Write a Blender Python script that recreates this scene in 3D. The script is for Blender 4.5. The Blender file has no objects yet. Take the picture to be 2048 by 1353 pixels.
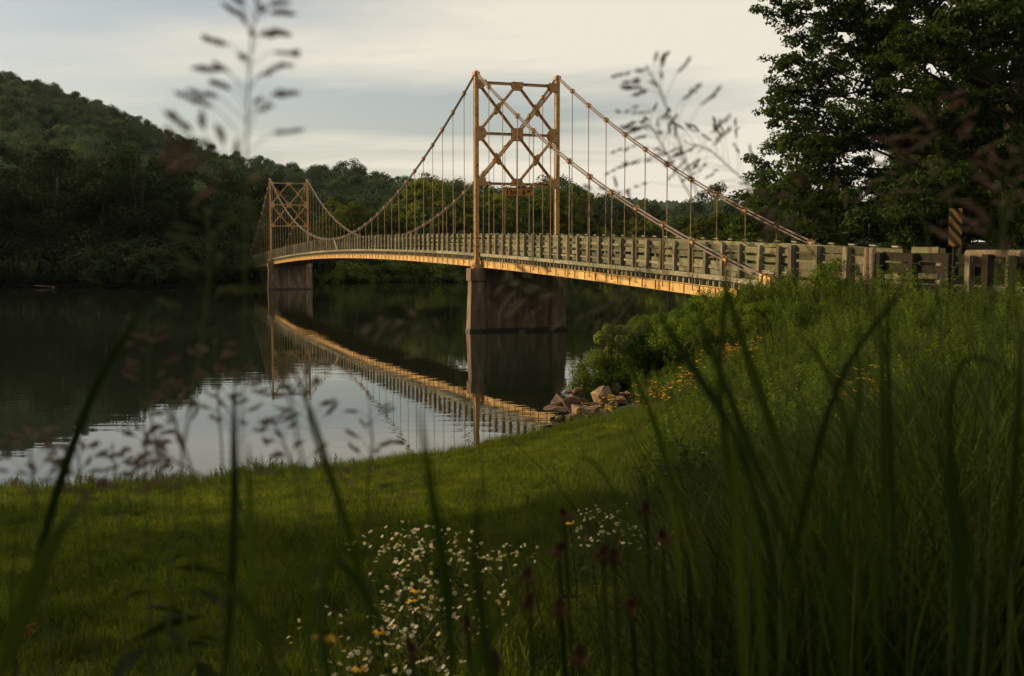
import bpy, math, random
import numpy as np
from mathutils import Vector, Matrix, noise as mnoise
rng = np.random.default_rng(7); random.seed(7)
R = math.radians
sc = bpy.context.scene

# ------------------------------------------------------------------ camera
CAMH, PITCH, FPX = 4.448, 0.07186, 2230.0
cam_d = bpy.data.cameras.new('camera'); cam = bpy.data.objects.new('camera', cam_d)
sc.collection.objects.link(cam); sc.camera = cam
cam.location = (0, 0, CAMH); cam.rotation_euler = (math.pi/2 - PITCH, 0, 0)
cam_d.sensor_width = 36; cam_d.lens = FPX/2048*36; cam_d.clip_start = 0.05; cam_d.clip_end = 9000
cam_d.dof.use_dof = True; cam_d.dof.focus_distance = 60; cam_d.dof.aperture_fstop = 5.6

# ------------------------------------------------------------------ sky and sun
SUN_DIR = Vector((-0.95, 0.30, math.tan(R(21)))).normalized()      # towards the sun
SUN_EL = math.asin(SUN_DIR.z)
SUN_AZ = math.atan2(SUN_DIR.x, SUN_DIR.y)
w = bpy.data.worlds.new('World'); sc.world = w; w.use_nodes = True
nt = w.node_tree; N = nt.nodes; L = nt.links; N.clear()
wo = N.new('ShaderNodeOutputWorld'); bg = N.new('ShaderNodeBackground')
sky = N.new('ShaderNodeTexSky'); sky.sky_type = 'NISHITA'; sky.sun_disc = False
sky.sun_elevation = SUN_EL; sky.sun_rotation = SUN_AZ; sky.air_density = 1.0; sky.dust_density = 2.0; sky.ozone_density = 1.5
geo = N.new('ShaderNodeTexCoord')
# clouds lie on a flat layer high above: project the direction on it
sep = N.new('ShaderNodeSeparateXYZ'); L.new(geo.outputs['Generated'], sep.inputs[0])
zc = N.new('ShaderNodeMath'); zc.operation = 'ADD'; zc.inputs[1].default_value = 0.12; L.new(sep.outputs[2], zc.inputs[0])
zm = N.new('ShaderNodeMath'); zm.operation = 'MAXIMUM'; zm.inputs[1].default_value = 0.05; L.new(zc.outputs[0], zm.inputs[0])
dx = N.new('ShaderNodeMath'); dx.operation = 'DIVIDE'; L.new(sep.outputs[0], dx.inputs[0]); L.new(zm.outputs[0], dx.inputs[1])
dy = N.new('ShaderNodeMath'); dy.operation = 'DIVIDE'; L.new(sep.outputs[1], dy.inputs[0]); L.new(zm.outputs[0], dy.inputs[1])
cb = N.new('ShaderNodeCombineXYZ'); L.new(dx.outputs[0], cb.inputs[0]); L.new(dy.outputs[0], cb.inputs[1])
mp = N.new('ShaderNodeMapping'); mp.inputs['Rotation'].default_value = (0, 0, R(28)); mp.inputs['Scale'].default_value = (0.30, 0.62, 1)
mp.inputs['Location'].default_value = (3.1, 1.4, 0)
L.new(cb.outputs[0], mp.inputs[0])
nz = N.new('ShaderNodeTexNoise'); nz.inputs['Scale'].default_value = 1.0; nz.inputs['Detail'].default_value = 9; nz.inputs['Roughness'].default_value = 0.56
nz.inputs['Distortion'].default_value = 0.7
L.new(mp.outputs[0], nz.inputs['Vector'])
cr = N.new('ShaderNodeValToRGB'); cr.color_ramp.elements[0].position = 0.35; cr.color_ramp.elements[1].position = 0.58
cr.color_ramp.elements[0].color = (0.22, 0.22, 0.22, 1); cr.color_ramp.elements[1].color = (0.97, 0.97, 0.97, 1)
bank = N.new('ShaderNodeMath'); bank.operation = 'MULTIPLY_ADD'; bank.inputs[1].default_value = 0.80; L.new(sep.outputs[0], bank.inputs[0]); L.new(nz.outputs['Fac'], bank.inputs[2])
low = N.new('ShaderNodeMapRange'); low.inputs[1].default_value = 0.30; low.inputs[2].default_value = 0.02; low.inputs[4].default_value = 0.045; L.new(sep.outputs[2], low.inputs[0])
bk2 = N.new('ShaderNodeMath'); L.new(bank.outputs[0], bk2.inputs[0]); L.new(low.outputs[0], bk2.inputs[1])
mp2 = N.new('ShaderNodeMapping'); mp2.inputs['Rotation'].default_value = (0, 0, R(-18)); mp2.inputs['Scale'].default_value = (0.45, 1.35, 1); mp2.inputs['Location'].default_value = (1.7, 0.35, 0); L.new(cb.outputs[0], mp2.inputs[0])
nz2 = N.new('ShaderNodeTexNoise'); nz2.inputs['Scale'].default_value = 1.0; nz2.inputs['Detail'].default_value = 8; nz2.inputs['Roughness'].default_value = 0.55; nz2.inputs['Distortion'].default_value = 0.3; L.new(mp2.outputs[0], nz2.inputs['Vector'])
stk = N.new('ShaderNodeMath'); stk.operation = 'MULTIPLY_ADD'; stk.inputs[1].default_value = 0.5; L.new(nz2.outputs['Fac'], stk.inputs[0]); L.new(bk2.outputs[0], stk.inputs[2])
st2 = N.new('ShaderNodeMath'); st2.operation = 'SUBTRACT'; st2.inputs[1].default_value = 0.245; L.new(stk.outputs[0], st2.inputs[0])
L.new(st2.outputs[0], cr.inputs[0])
skm = N.new('ShaderNodeVectorMath'); skm.operation = 'MULTIPLY'; skm.inputs[1].default_value = (0.116, 0.111, 0.102)
L.new(sky.outputs[0], skm.inputs[0])
mix = N.new('ShaderNodeMix'); mix.data_type = 'RGBA'
L.new(cr.outputs[0], mix.inputs['Factor']); L.new(skm.outputs[0], mix.inputs['A']); mix.inputs['B'].default_value = (0.88, 0.815, 0.68, 1)
L.new(mix.outputs['Result'], bg.inputs[0]); bg.inputs[1].default_value = 1.0
L.new(bg.outputs[0], wo.inputs[0])
sd = bpy.data.lights.new('sun', 'SUN'); sun = bpy.data.objects.new('sun', sd); sc.collection.objects.link(sun)
sd.energy = 4.6; sd.angle = R(0.6); sd.color = (1.0, 0.75, 0.43)
sun.rotation_euler = (-SUN_DIR).to_track_quat('-Z', 'Y').to_euler()
sc.view_settings.view_transform = 'Standard'; sc.view_settings.look = 'None'
sc.view_settings.exposure = 0.0; sc.view_settings.gamma = 1.0; sc.view_settings.use_curve_mapping = False
sc.render.engine = 'CYCLES'
HAZE_D = 0.000022
sc.cycles.max_bounces = 6; sc.cycles.transparent_max_bounces = 8; sc.cycles.diffuse_bounces = 3; sc.cycles.glossy_bounces = 3
sc.cycles.transmission_bounces = 3; sc.cycles.volume_bounces = 0; sc.cycles.use_denoising = True; sc.cycles.caustics_reflective = False

# ------------------------------------------------------------------ helpers: view rays, terrain
PCOS, PSIN = math.cos(PITCH), math.sin(PITCH)
def ray(u, v):
    x = (u-1024)/FPX; y = -(v-676.5)/FPX
    return Vector((x, PCOS + y*PSIN, -PSIN + y*PCOS))
def at(u, v, Y):
    r = ray(u, v); k = Y/r.y
    return Vector((r.x*k, Y, CAMH + r.z*k))

CTRL = np.array([
 (-9.7,20.9,0),(-7.9,21.1,0),(-6.4,21.7,0),(-4,23.2,0),(-1.6,24.7,0),(-.3,26.3,0),(1,28,0),(1.8,29.1,0.05),(1.7,32.3,0),(2.6,37,0),(3.7,43,0),(5.9,53,0),(8.7,68,0),
 (-16,18.5,0),(-30,13,0),(-60,4,0),(14,90,0),(26,115,0),(45,135,0),(95,150,0),
 (-12,27,-1),(-6,28,-1.2),(-1,32,-1.2),(-3,40,-2.2),(0,50,-2.4),(2,65,-2.5),(8,95,-2.5),(-20,30,-2.2),(-40,25,-2.5),(-70,25,-3),(20,125,-2.5),(45,148,-2.5),(-60,90,-3),(0,140,-3),
 (0,0,3.1),(-3,2,2.85),(3,3,3.15),(0,5,2.6),(-4,8,2.0),(4,8,2.75),(0,12,1.7),(-6,14,1.1),(4,14,2.05),(0,18,.95),(-5,19,.4),(3,20,1.2),(8,14,2.8),(12,12,3.3),
 (6,20,2.0),(10,21,2.95),(9,27,2.75),(5.5,29,1.3),(3.8,28.6,.55),(2.7,31,.12),(3.3,31.6,.30),(2.2,30.2,.05),(2.4,32.2,.1),(6.6,34,2.2),(8.7,36.6,3.1),(10.2,32.4,3.0),(5,37,1.2),(4.6,42,.5),(7,46,1.5),(10,54,2.0),
 (12,35.2,3.45),(10.5,40,3.3),(15.3,25.8,3.4),(13.2,26,3.1),(13.5,33,3.4),(18,18,3.4),(18,40,3.2),(25,50,3.5),(15,60,2.6),(20,80,2.5),(30,100,3),(60,60,6),(60,20,6),(30,10,4.5),(20,2,4),
 (0,-20,4.5),(-20,-15,2.2),(-20,3,1.3),(-35,-5,1.2),(60,110,5),(100,80,8),(100,0,8),(60,-25,7),(-60,-25,1.5)], float)
def tps(d2): return 0.5*d2*np.log(d2+1e-9)
_X = CTRL[:, :2]; NCT = len(_X)
_K = tps(((_X[:, None]-_X[None])**2).sum(-1)) + np.eye(NCT)*1.5
_P = np.c_[np.ones(NCT), _X]
_A = np.block([[_K, _P], [_P.T, np.zeros((3, 3))]])
_w = np.linalg.solve(_A, np.r_[CTRL[:, 2], 0, 0, 0])
def hgt(x, y):
    x = np.atleast_1d(np.asarray(x, float)); y = np.atleast_1d(np.asarray(y, float))
    out = np.empty(x.size); xf = x.ravel(); yf = y.ravel()
    for i in range(0, x.size, 20000):
        a = np.c_[xf[i:i+20000], yf[i:i+20000]]
        k = tps(((a[:, None]-_X[None])**2).sum(-1))
        out[i:i+20000] = k@_w[:NCT] + _w[NCT] + a@_w[NCT+1:]
    out += 0.03*np.sin(xf*1.7+1)*np.sin(yf*1.3) + 0.018*np.sin(xf*4.1)*np.sin(yf*3.7+2)
    return out.reshape(x.shape)
def h1(x, y): return float(hgt(x, y)[0])
def hit(u, v):
    """the point of the near bank seen at u, v"""
    r = ray(u, v); ks = np.concatenate([np.arange(1.2, 12, .05), np.arange(12, 70, .1)])
    g = hgt(r.x*ks, r.y*ks); zz = CAMH + r.z*ks
    i = np.argmax(zz < g) if (zz < g).any() else len(ks)-1
    return Vector((r.x*ks[i], r.y*ks[i], g[i]))

# ------------------------------------------------------------------ helpers: objects
COL = sc.collection
def tag(o, label=None, cat=None, group=None, kind=None):
    if label: o['label'] = label
    if cat: o['category'] = cat
    if group: o['group'] = group
    if kind: o['kind'] = kind
    return o
def obj(name, me, parent=None, loc=None, rot=None, scale=None, link=True):
    o = bpy.data.objects.new(name, me)
    if link: COL.objects.link(o)
    if parent is not None: o.parent = parent
    if loc is not None: o.location = loc
    if rot is not None: o.rotation_euler = rot
    if scale is not None: o.scale = scale if hasattr(scale, '__len__') else (scale,)*3
    return o
def thing(name, loc, label, cat, group=None, rz=0):
    return tag(obj(name, None, None, loc, (0, 0, rz)), label, cat, group)
class MB:
    def __init__(s): s.v = []; s.f = []; s.m = []; s.n = 0
    def add(s, v, f, mi=0):
        v = np.asarray(v, float).reshape(-1, 3); s.v.append(v)
        for q in f: s.f.append([i+s.n for i in q])
        s.m += [mi]*len(f); s.n += len(v); return s
    def box(s, c, d, M=None, mi=0, taper=1.0):
        x, y, z = [a/2 for a in d]; t = taper
        v = np.array([(-x,-y,-z),(x,-y,-z),(x,y,-z),(-x,y,-z),(-x*t,-y*t,z),(x*t,-y*t,z),(x*t,y*t,z),(-x*t,y*t,z)])
        if M is not None: v = v@np.array(M.to_3x3()).T
        v = v + np.array(c)
        return s.add(v, [(3,2,1,0),(4,5,6,7),(0,1,5,4),(1,2,6,5),(2,3,7,6),(3,0,4,7)], mi)
    def beam(s, a, b, wd, dp, mi=0, up=(0,0,1)):
        a = Vector(a); b = Vector(b); d = (b-a); ln = d.length; d.normalize()
        u = Vector(up)
        if abs(u.dot(d)) > .98: u = Vector((0, 1, 0))
        x = d.cross(u).normalized(); z = x.cross(d)
        M = Matrix((x, d, z)).transposed()
        return s.box((a+b)/2, (wd, ln, dp), M, mi)
    def tube(s, pts, r, k=6, mi=0, cap=True):
        pts = [Vector(p) for p in pts]; n = len(pts)
        rr = r if hasattr(r, '__len__') else [r]*n
        vs = []; ref = Vector((0, 0, 1))
        for i, p in enumerate(pts):
            d = (pts[min(i+1, n-1)]-pts[max(i-1, 0)])
            d = d.normalized() if d.length > 1e-9 else Vector((0, 0, 1))
            if abs(d.dot(ref)) > .95: ref = Vector((1, 0, 0)) if abs(d.x) < .9 else Vector((0, 1, 0))
            x = d.cross(ref).normalized(); y = d.cross(x); ref = -y if y.dot(ref) < 0 else y
            for j in range(k):
                a = 2*math.pi*j/k; vs.append(p + (x*math.cos(a)+y*math.sin(a))*rr[i])
        fs = [(i*k+j, i*k+(j+1) % k, (i+1)*k+(j+1) % k, (i+1)*k+j) for i in range(n-1) for j in range(k)]
        if cap: fs += [tuple(range(k))[::-1], tuple((n-1)*k+j for j in range(k))]
        return s.add([tuple(v) for v in vs], fs, mi)
    def prism(s, poly, axis_pt, e1, e2, dep, mi=0):
        """poly in e1,e2 plane at axis_pt extruded by vector dep"""
        n = len(poly); P = Vector(axis_pt); e1 = Vector(e1); e2 = Vector(e2); dep = Vector(dep)
        a = [tuple(P+e1*p[0]+e2*p[1]-dep/2) for p in poly]; b = [tuple(P+e1*p[0]+e2*p[1]+dep/2) for p in poly]
        fs = [tuple(range(n))[::-1], tuple(range(n, 2*n))] + [(i, (i+1) % n, n+(i+1) % n, n+i) for i in range(n)]
        return s.add(a+b, fs, mi)
    def mesh(s, name, mats, smooth=False):
        me = bpy.data.meshes.new(name); v = np.concatenate(s.v)
        me.from_pydata(v.tolist(), [], s.f)
        for m in (mats if isinstance(mats, (list, tuple)) else [mats]): me.materials.append(m)
        if any(s.m): me.polygons.foreach_set('material_index', s.m)
        if smooth: me.polygons.foreach_set('use_smooth', [True]*len(s.f))
        me.update(); return me
def quads_mesh(name, V, F, mats, midx=None, smooth=False):
    """fast mesh: V (n,3), F (m,k) int"""
    me = bpy.data.meshes.new(name); k = F.shape[1]
    me.vertices.add(len(V)); me.vertices.foreach_set('co', V.astype(np.float32).ravel())
    me.loops.add(F.size); me.loops.foreach_set('vertex_index', F.astype(np.int32).ravel())
    me.polygons.add(len(F)); me.polygons.foreach_set('loop_start', np.arange(0, F.size, k, dtype=np.int32))
    for m in (mats if isinstance(mats, (list, tuple)) else [mats]): me.materials.append(m)
    if midx is not None: me.polygons.foreach_set('material_index', midx.astype(np.int32))
    if smooth: me.polygons.foreach_set('use_smooth', np.ones(len(F), bool))
    me.update(calc_edges=True); return me

# ------------------------------------------------------------------ materials
def mat(name, base, rough=0.8, spec=0.3, var=None, vscale=3.0, stretch=(1,1,1), var2=None, v2scale=20, bump=0.0, bscale=30, metallic=0.0, rnd=0.0, coords='Object', ramp=(0.35, 0.65), ramp2=(0.5, 0.7)):
    m = bpy.data.materials.new(name); m.use_nodes = True; t = m.node_tree; n = t.nodes; l = t.links
    b = n['Principled BSDF']; b.inputs['Roughness'].default_value = rough; b.inputs['Metallic'].default_value = metallic
    b.inputs['Specular IOR Level'].default_value = spec
    tc = n.new('ShaderNodeTexCoord'); mpn = n.new('ShaderNodeMapping'); mpn.inputs['Scale'].default_value = stretch
    l.new(tc.outputs[coords], mpn.inputs[0])
    oi = n.new('ShaderNodeObjectInfo')
    ofs = n.new('ShaderNodeVectorMath'); ofs.operation = 'ADD'
    sc_ = n.new('ShaderNodeMath'); sc_.operation = 'MULTIPLY'; sc_.inputs[1].default_value = 57.0; l.new(oi.outputs['Random'], sc_.inputs[0])
    l.new(mpn.outputs[0], ofs.inputs[0]); l.new(sc_.outputs[0], ofs.inputs[1])
    col = n.new('ShaderNodeRGB'); col.outputs[0].default_value = (*base, 1); cur = col.outputs[0]
    def layer(color, scale, rp, cur, det=6):
        nzz = n.new('ShaderNodeTexNoise'); nzz.inputs['Scale'].default_value = scale; nzz.inputs['Detail'].default_value = det
        l.new(ofs.outputs[0], nzz.inputs['Vector'])
        rpn = n.new('ShaderNodeMapRange'); rpn.inputs[1].default_value = rp[0]; rpn.inputs[2].default_value = rp[1]; l.new(nzz.outputs['Fac'], rpn.inputs[0])
        mx = n.new('ShaderNodeMix'); mx.data_type = 'RGBA'; l.new(rpn.outputs[0], mx.inputs['Factor']); l.new(cur, mx.inputs['A']); mx.inputs['B'].default_value = (*color, 1)
        return mx.outputs['Result'], nzz
    if var: cur, _ = layer(var, vscale, ramp, cur)
    if var2: cur, _ = layer(var2, v2scale, ramp2, cur)
    if rnd:
        hs = n.new('ShaderNodeHueSaturation'); l.new(cur, hs.inputs['Color'])
        mr = n.new('ShaderNodeMapRange'); mr.inputs[3].default_value = 1-rnd; mr.inputs[4].default_value = 1+rnd; l.new(oi.outputs['Random'], mr.inputs[0]); l.new(mr.outputs[0], hs.inputs['Value'])
        cur = hs.outputs[0]
    l.new(cur, b.inputs['Base Color'])
    if bump:
        nb = n.new('ShaderNodeTexNoise'); nb.inputs['Scale'].default_value = bscale; nb.inputs['Detail'].default_value = 5; l.new(ofs.outputs[0], nb.inputs['Vector'])
        bp = n.new('ShaderNodeBump'); bp.inputs['Strength'].default_value = bump; bp.inputs['Distance'].default_value = 0.02; l.new(nb.outputs['Fac'], bp.inputs['Height']); l.new(bp.outputs[0], b.inputs['Normal'])
    return m
def leaf_mat(name, base, alt, trans=0.35, rnd=0.25, spec=0.12, nscale=0.6, rough=0.7, world=0):
    """leaf: diffuse + light through the leaf, two tones by noise and by plant"""
    m = bpy.data.materials.new(name); m.use_nodes = True; t = m.node_tree; n = t.nodes; l = t.links
    b = n['Principled BSDF']; out = n['Material Output']; b.inputs['Roughness'].default_value = rough; b.inputs['Specular IOR Level'].default_value = spec
    tc = n.new('ShaderNodeTexCoord'); oi = n.new('ShaderNodeObjectInfo')
    nzz = n.new('ShaderNodeTexNoise'); nzz.inputs['Scale'].default_value = nscale; nzz.inputs['Detail'].default_value = 4
    a = n.new('ShaderNodeVectorMath'); a.operation = 'ADD'; gp = n.new('ShaderNodeNewGeometry'); l.new(gp.outputs['Position'] if world else tc.outputs['Object'], a.inputs[0])
    s5 = n.new('ShaderNodeMath'); s5.operation = 'MULTIPLY'; s5.inputs[1].default_value = 31 if not world else .6; l.new(oi.outputs['Random'], s5.inputs[0]); l.new(s5.outputs[0], a.inputs[1]); l.new(a.outputs[0], nzz.inputs['Vector'])
    mr0 = n.new('ShaderNodeMapRange'); mr0.inputs[1].default_value = .35; mr0.inputs[2].default_value = .65; l.new(nzz.outputs['Fac'], mr0.inputs[0])
    mx = n.new('ShaderNodeMix'); mx.data_type = 'RGBA'; l.new(mr0.outputs[0], mx.inputs['Factor']); mx.inputs['A'].default_value = (*base, 1); mx.inputs['B'].default_value = (*alt, 1)
    hs = n.new('ShaderNodeHueSaturation'); l.new(mx.outputs['Result'], hs.inputs['Color'])
    mr = n.new('ShaderNodeMapRange'); mr.inputs[3].default_value = 1-rnd; mr.inputs[4].default_value = 1+rnd; l.new(oi.outputs['Random'], mr.inputs[0]); l.new(mr.outputs[0], hs.inputs['Value'])
    mh = n.new('ShaderNodeMapRange'); mh.inputs[3].default_value = .48; mh.inputs[4].default_value = .515
    f1 = n.new('ShaderNodeMath'); f1.operation = 'MULTIPLY'; f1.inputs[1].default_value = 7.3; l.new(oi.outputs['Random'], f1.inputs[0])
    f2 = n.new('ShaderNodeMath'); f2.operation = 'FRACT'; l.new(f1.outputs[0], f2.inputs[0]); l.new(f2.outputs[0], mh.inputs[0]); l.new(mh.outputs[0], hs.inputs['Hue'])
    l.new(hs.outputs[0], b.inputs['Base Color'])
    tr = n.new('ShaderNodeBsdfTranslucent'); g = n.new('ShaderNodeMix'); g.data_type = 'RGBA'; g.blend_type = 'MULTIPLY'; g.inputs['Factor'].default_value = 1
    l.new(hs.outputs[0], g.inputs['A']); g.inputs['B'].default_value = (1.6, 1.5, .5, 1); l.new(g.outputs['Result'], tr.inputs[0])
    ms = n.new('ShaderNodeMixShader'); ms.inputs[0].default_value = trans; l.new(b.outputs[0], ms.inputs[1]); l.new(tr.outputs[0], ms.inputs[2]); l.new(ms.outputs[0], out.inputs[0])
    return m
M = {}
M['steel'] = mat('yellow_bridge_paint', (.50,.295,.105), .55, .4, var=(.37,.195,.07), vscale=1.7, var2=(.15,.065,.028), v2scale=5, ramp2=(.54,.65), bump=.2, bscale=40)
M['girder'] = mat('yellow_girder_paint', (.66,.42,.115), .5, .4, var=(.50,.295,.085), vscale=1.4, stretch=(1,1,.25), var2=(.20,.085,.03), v2scale=5, ramp2=(.56,.69), bump=.12, bscale=25)
M['cable'] = mat('weathered_cable', (.17,.12,.095), .6, .4, var=(.10,.07,.055), vscale=8, stretch=(1,1,1))
M['cabled'] = mat('shade_toned_main_cable', (.075,.060,.052), .55, .4, var=(.045,.036,.032), vscale=8)  # darker copy of the cable colour, imitating its shading between the towers
M['rod'] = mat('hanger_rod_paint', (.36,.26,.13), .6, .3, var=(.24,.13,.06), vscale=5)
M['wood'] = mat('weathered_timber', (.215,.185,.115), .9, .1, var=(.10,.082,.05), vscale=5, stretch=(.6,6,6), var2=(.135,.15,.075), v2scale=2.2, ramp2=(.45,.6), bump=.7, bscale=25, rnd=.5, ramp=(.4,.6))
M['postwood'] = mat('timber_post_wood', (.24,.20,.135), .9, .1, var=(.10,.08,.055), vscale=5, stretch=(6,6,.6), var2=(.15,.16,.085), v2scale=3, ramp2=(.5,.65), bump=.5, bscale=20, rnd=.4, ramp=(.4,.6))
M['fascia'] = mat('pale_edge_timber', (.34,.31,.225), .9, .1, var=(.18,.155,.10), vscale=7, stretch=(.5,4,4), var2=(.19,.21,.12), v2scale=2, ramp2=(.5,.62), bump=.5, bscale=25, rnd=.25, ramp=(.42,.6))
M['darkwood'] = mat('dark_deck_timber', (.10,.08,.055), .9, .1, var=(.05,.04,.03), vscale=3, rnd=.1, bump=.3)
M['concrete'] = mat('stained_concrete', (.245,.175,.115), .9, .15, var=(.125,.085,.056), vscale=2.2, stretch=(1,1,.22), var2=(.34,.25,.17), v2scale=3, ramp2=(.54,.70), bump=.5, bscale=8)
M['algae'] = mat('wet_concrete_base', (.06,.05,.035), .5, .4, var=(.04,.035,.02), vscale=3)
M['rock'] = mat('tan_riprap_rock', (.20,.13,.075), .9, .15, var=(.085,.055,.034), vscale=2.6, var2=(.30,.21,.13), v2scale=7, ramp2=(.57,.68), bump=1.0, bscale=7, rnd=.45)
M['soil'] = mat('bank_soil', (.05,.045,.025), .95, .1, var=(.03,.04,.015), vscale=.8, var2=(.035,.03,.018), v2scale=4, coords='Object', bump=.5, bscale=12)
M['forestfloor'] = mat('forest_floor', (.016,.018,.010), .95, .0, var=(.010,.011,.007), vscale=.05)
M['farforest'] = mat('distant_forest', (.03,.045,.025), .95, .05, var=(.014,.024,.014), vscale=.03, bump=1.0, bscale=.06, ramp=(.4,.6))
M['asphalt'] = mat('worn_asphalt', (.16,.135,.105), .9, .2, var=(.11,.095,.08), vscale=1.5, var2=(.2,.17,.13), v2scale=30, bump=.3, bscale=60)
M['bark'] = mat('tree_bark', (.075,.06,.045), .95, .1, var=(.04,.032,.025), vscale=5, stretch=(3,3,.5), bump=.7, bscale=12)
M['drift'] = mat('driftwood', (.23,.17,.11), .9, .15, var=(.10,.07,.045), vscale=5, stretch=(4,4,1), bump=.6, bscale=15, rnd=.2)
M['signface'] = mat('faded_yellow_sign', (.44,.22,.05), .7, .2, var=(.32,.15,.04), vscale=3)
M['stripe'] = mat('orange_marker_stripe', (.60,.29,.05), .7, .2, var=(.45,.20,.04), vscale=5)
M['black'] = mat('black_paint', (.012,.010,.008), .7, .2, var=(.02,.015,.01), vscale=10)
M['galv'] = mat('galvanised_steel', (.34,.33,.31), .5, .5, var=(.24,.23,.21), vscale=4, metallic=.4)
M['L_far'] = leaf_mat('far_forest_leaves', (.062,.092,.048), (.034,.056,.034), .2, .45, nscale=.02, rough=.8, spec=.05, world=1)
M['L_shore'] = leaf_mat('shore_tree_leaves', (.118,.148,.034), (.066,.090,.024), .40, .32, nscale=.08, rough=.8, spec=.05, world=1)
M['L_fard'] = leaf_mat('dimmed_shore_leaves', (.024,.036,.014), (.013,.021,.009), .15, .35, nscale=.05, rough=.85, spec=.03, world=1)  # leaf colour darkened to imitate the dimness of the lower left shore
M['oldboard'] = mat('brown_old_board', (.165,.125,.072), .9, .1, var=(.075,.06,.038), vscale=4, stretch=(.6,6,6), var2=(.12,.13,.065), v2scale=1.6, ramp2=(.45,.6), bump=.7, bscale=20, rnd=.45)
M['shadewood'] = mat('shade_darkened_timber', (.036,.028,.018), .9, .1, var=(.02,.016,.011), vscale=5, stretch=(.6,5,5), bump=.5, bscale=20)  # timber colour made near-black to stand in for tree shade
M['L_big'] = leaf_mat('shade_tree_leaves', (.050,.080,.014), (.026,.048,.009), .35, .2, nscale=.35)
M['L_shrub'] = leaf_mat('bank_shrub_leaves', (.105,.160,.014), (.055,.098,.010), .42, .3, nscale=1.5)
M['L_light'] = leaf_mat('young_shoot_leaves', (.19,.25,.045), (.13,.19,.035), .45, .15, nscale=2)
M['L_weed'] = leaf_mat('weed_leaves', (.080,.115,.011), (.036,.062,.008), .38, .45, nscale=.9, world=1)
M['lawn'] = leaf_mat('lawn_grass', (.128,.155,.012), (.042,.076,.007), .35, .45, nscale=1.7, world=1)
M['tall'] = leaf_mat('tall_grass_leaf', (.028,.048,.005), (.018,.034,.004), .30, .35, nscale=1.2, rough=.6, world=1)
M['tallb'] = leaf_mat('tall_grass_light', (.068,.098,.012), (.045,.070,.009), .35, .25, nscale=2, world=1)
M['stem'] = leaf_mat('grass_stem', (.11,.13,.035), (.075,.10,.03), .15, .2, nscale=6)
M['seed'] = mat('ripe_seed_husk', (.13,.072,.048), .8, .2, var=(.22,.15,.09), vscale=40, rnd=.2)
M['seedg'] = mat('pale_seed_husk', (.20,.17,.10), .8, .2, var=(.14,.09,.06), vscale=40, rnd=.2)
M['petalw'] = leaf_mat('white_petal', (.78,.76,.68), (.70,.68,.60), .3, .05, nscale=30)
M['petaly'] = leaf_mat('golden_petal', (.80,.50,.03), (.76,.40,.025), .3, .1, nscale=30)
M['petalo'] = leaf_mat('fading_orange_petal', (.10,.050,.018), (.05,.022,.009), .2, .3, nscale=30)
M['fyc'] = mat('yellow_flower_centre', (.55,.38,.04), .8, .2)
M['cone'] = mat('dark_seed_cone', (.030,.012,.008), .9, .1, var=(.05,.02,.012), vscale=60)
M['dryleaf'] = mat('dry_orange_leaf', (.50,.20,.06), .8, .2, var=(.36,.13,.04), vscale=20)

# ------------------------------------------------------------------ instancing of uncountable cover (one object each)
def scatter(name, pts, protos, label=None, cat=None, scl=(.8, 1.2), tilt=.12, idx=None, scales=None, rz=None):
    n = len(pts); pts = np.asarray(pts, np.float32)
    me = bpy.data.meshes.new(name); me.vertices.add(n); me.vertices.foreach_set('co', pts.ravel())
    rot = np.c_[rng.normal(0, tilt, n), rng.normal(0, tilt, n), rng.uniform(0, 6.283, n) if rz is None else rz].astype(np.float32)
    a = me.attributes.new('prot', 'FLOAT_VECTOR', 'POINT'); a.data.foreach_set('vector', rot.ravel())
    s = (rng.uniform(*scl, n) if scales is None else scales).astype(np.float32)
    a = me.attributes.new('pscale', 'FLOAT', 'POINT'); a.data.foreach_set('value', s)
    ii = (rng.integers(0, len(protos), n) if idx is None else idx).astype(np.int32)
    a = me.attributes.new('pidx', 'INT', 'POINT'); a.data.foreach_set('value', ii)
    c = bpy.data.collections.new(name + '_kinds')
    for k, p in enumerate(protos):
        o = bpy.data.objects.new('%s_kind_%02d' % (name, k), p); c.objects.link(o)
    g = bpy.data.node_groups.new(name, 'GeometryNodeTree')
    g.interface.new_socket('Geometry', in_out='INPUT', socket_type='NodeSocketGeometry'); g.interface.new_socket('Geometry', in_out='OUTPUT', socket_type='NodeSocketGeometry')
    gi = g.nodes.new('NodeGroupInput'); go = g.nodes.new('NodeGroupOutput')
    ci = g.nodes.new('GeometryNodeCollectionInfo'); ci.inputs['Collection'].default_value = c; ci.inputs['Separate Children'].default_value = True; ci.inputs['Reset Children'].default_value = True
    ip = g.nodes.new('GeometryNodeInstanceOnPoints'); ip.inputs['Pick Instance'].default_value = True
    def na(nm, ty):
        q = g.nodes.new('GeometryNodeInputNamedAttribute'); q.data_type = ty; q.inputs['Name'].default_value = nm; return q.outputs['Attribute']
    g.links.new(gi.outputs[0], ip.inputs['Points']); g.links.new(ci.outputs[0], ip.inputs['Instance'])
    g.links.new(na('pidx', 'INT'), ip.inputs['Instance Index']); g.links.new(na('prot', 'FLOAT_VECTOR'), ip.inputs['Rotation']); g.links.new(na('pscale', 'FLOAT'), ip.inputs['Scale'])
    g.links.new(ip.outputs[0], go.inputs[0])
    o = obj(name, me); md = o.modifiers.new('scatter', 'NODES'); md.node_group = g
    tag(o, label, cat, kind='stuff'); return o

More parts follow.
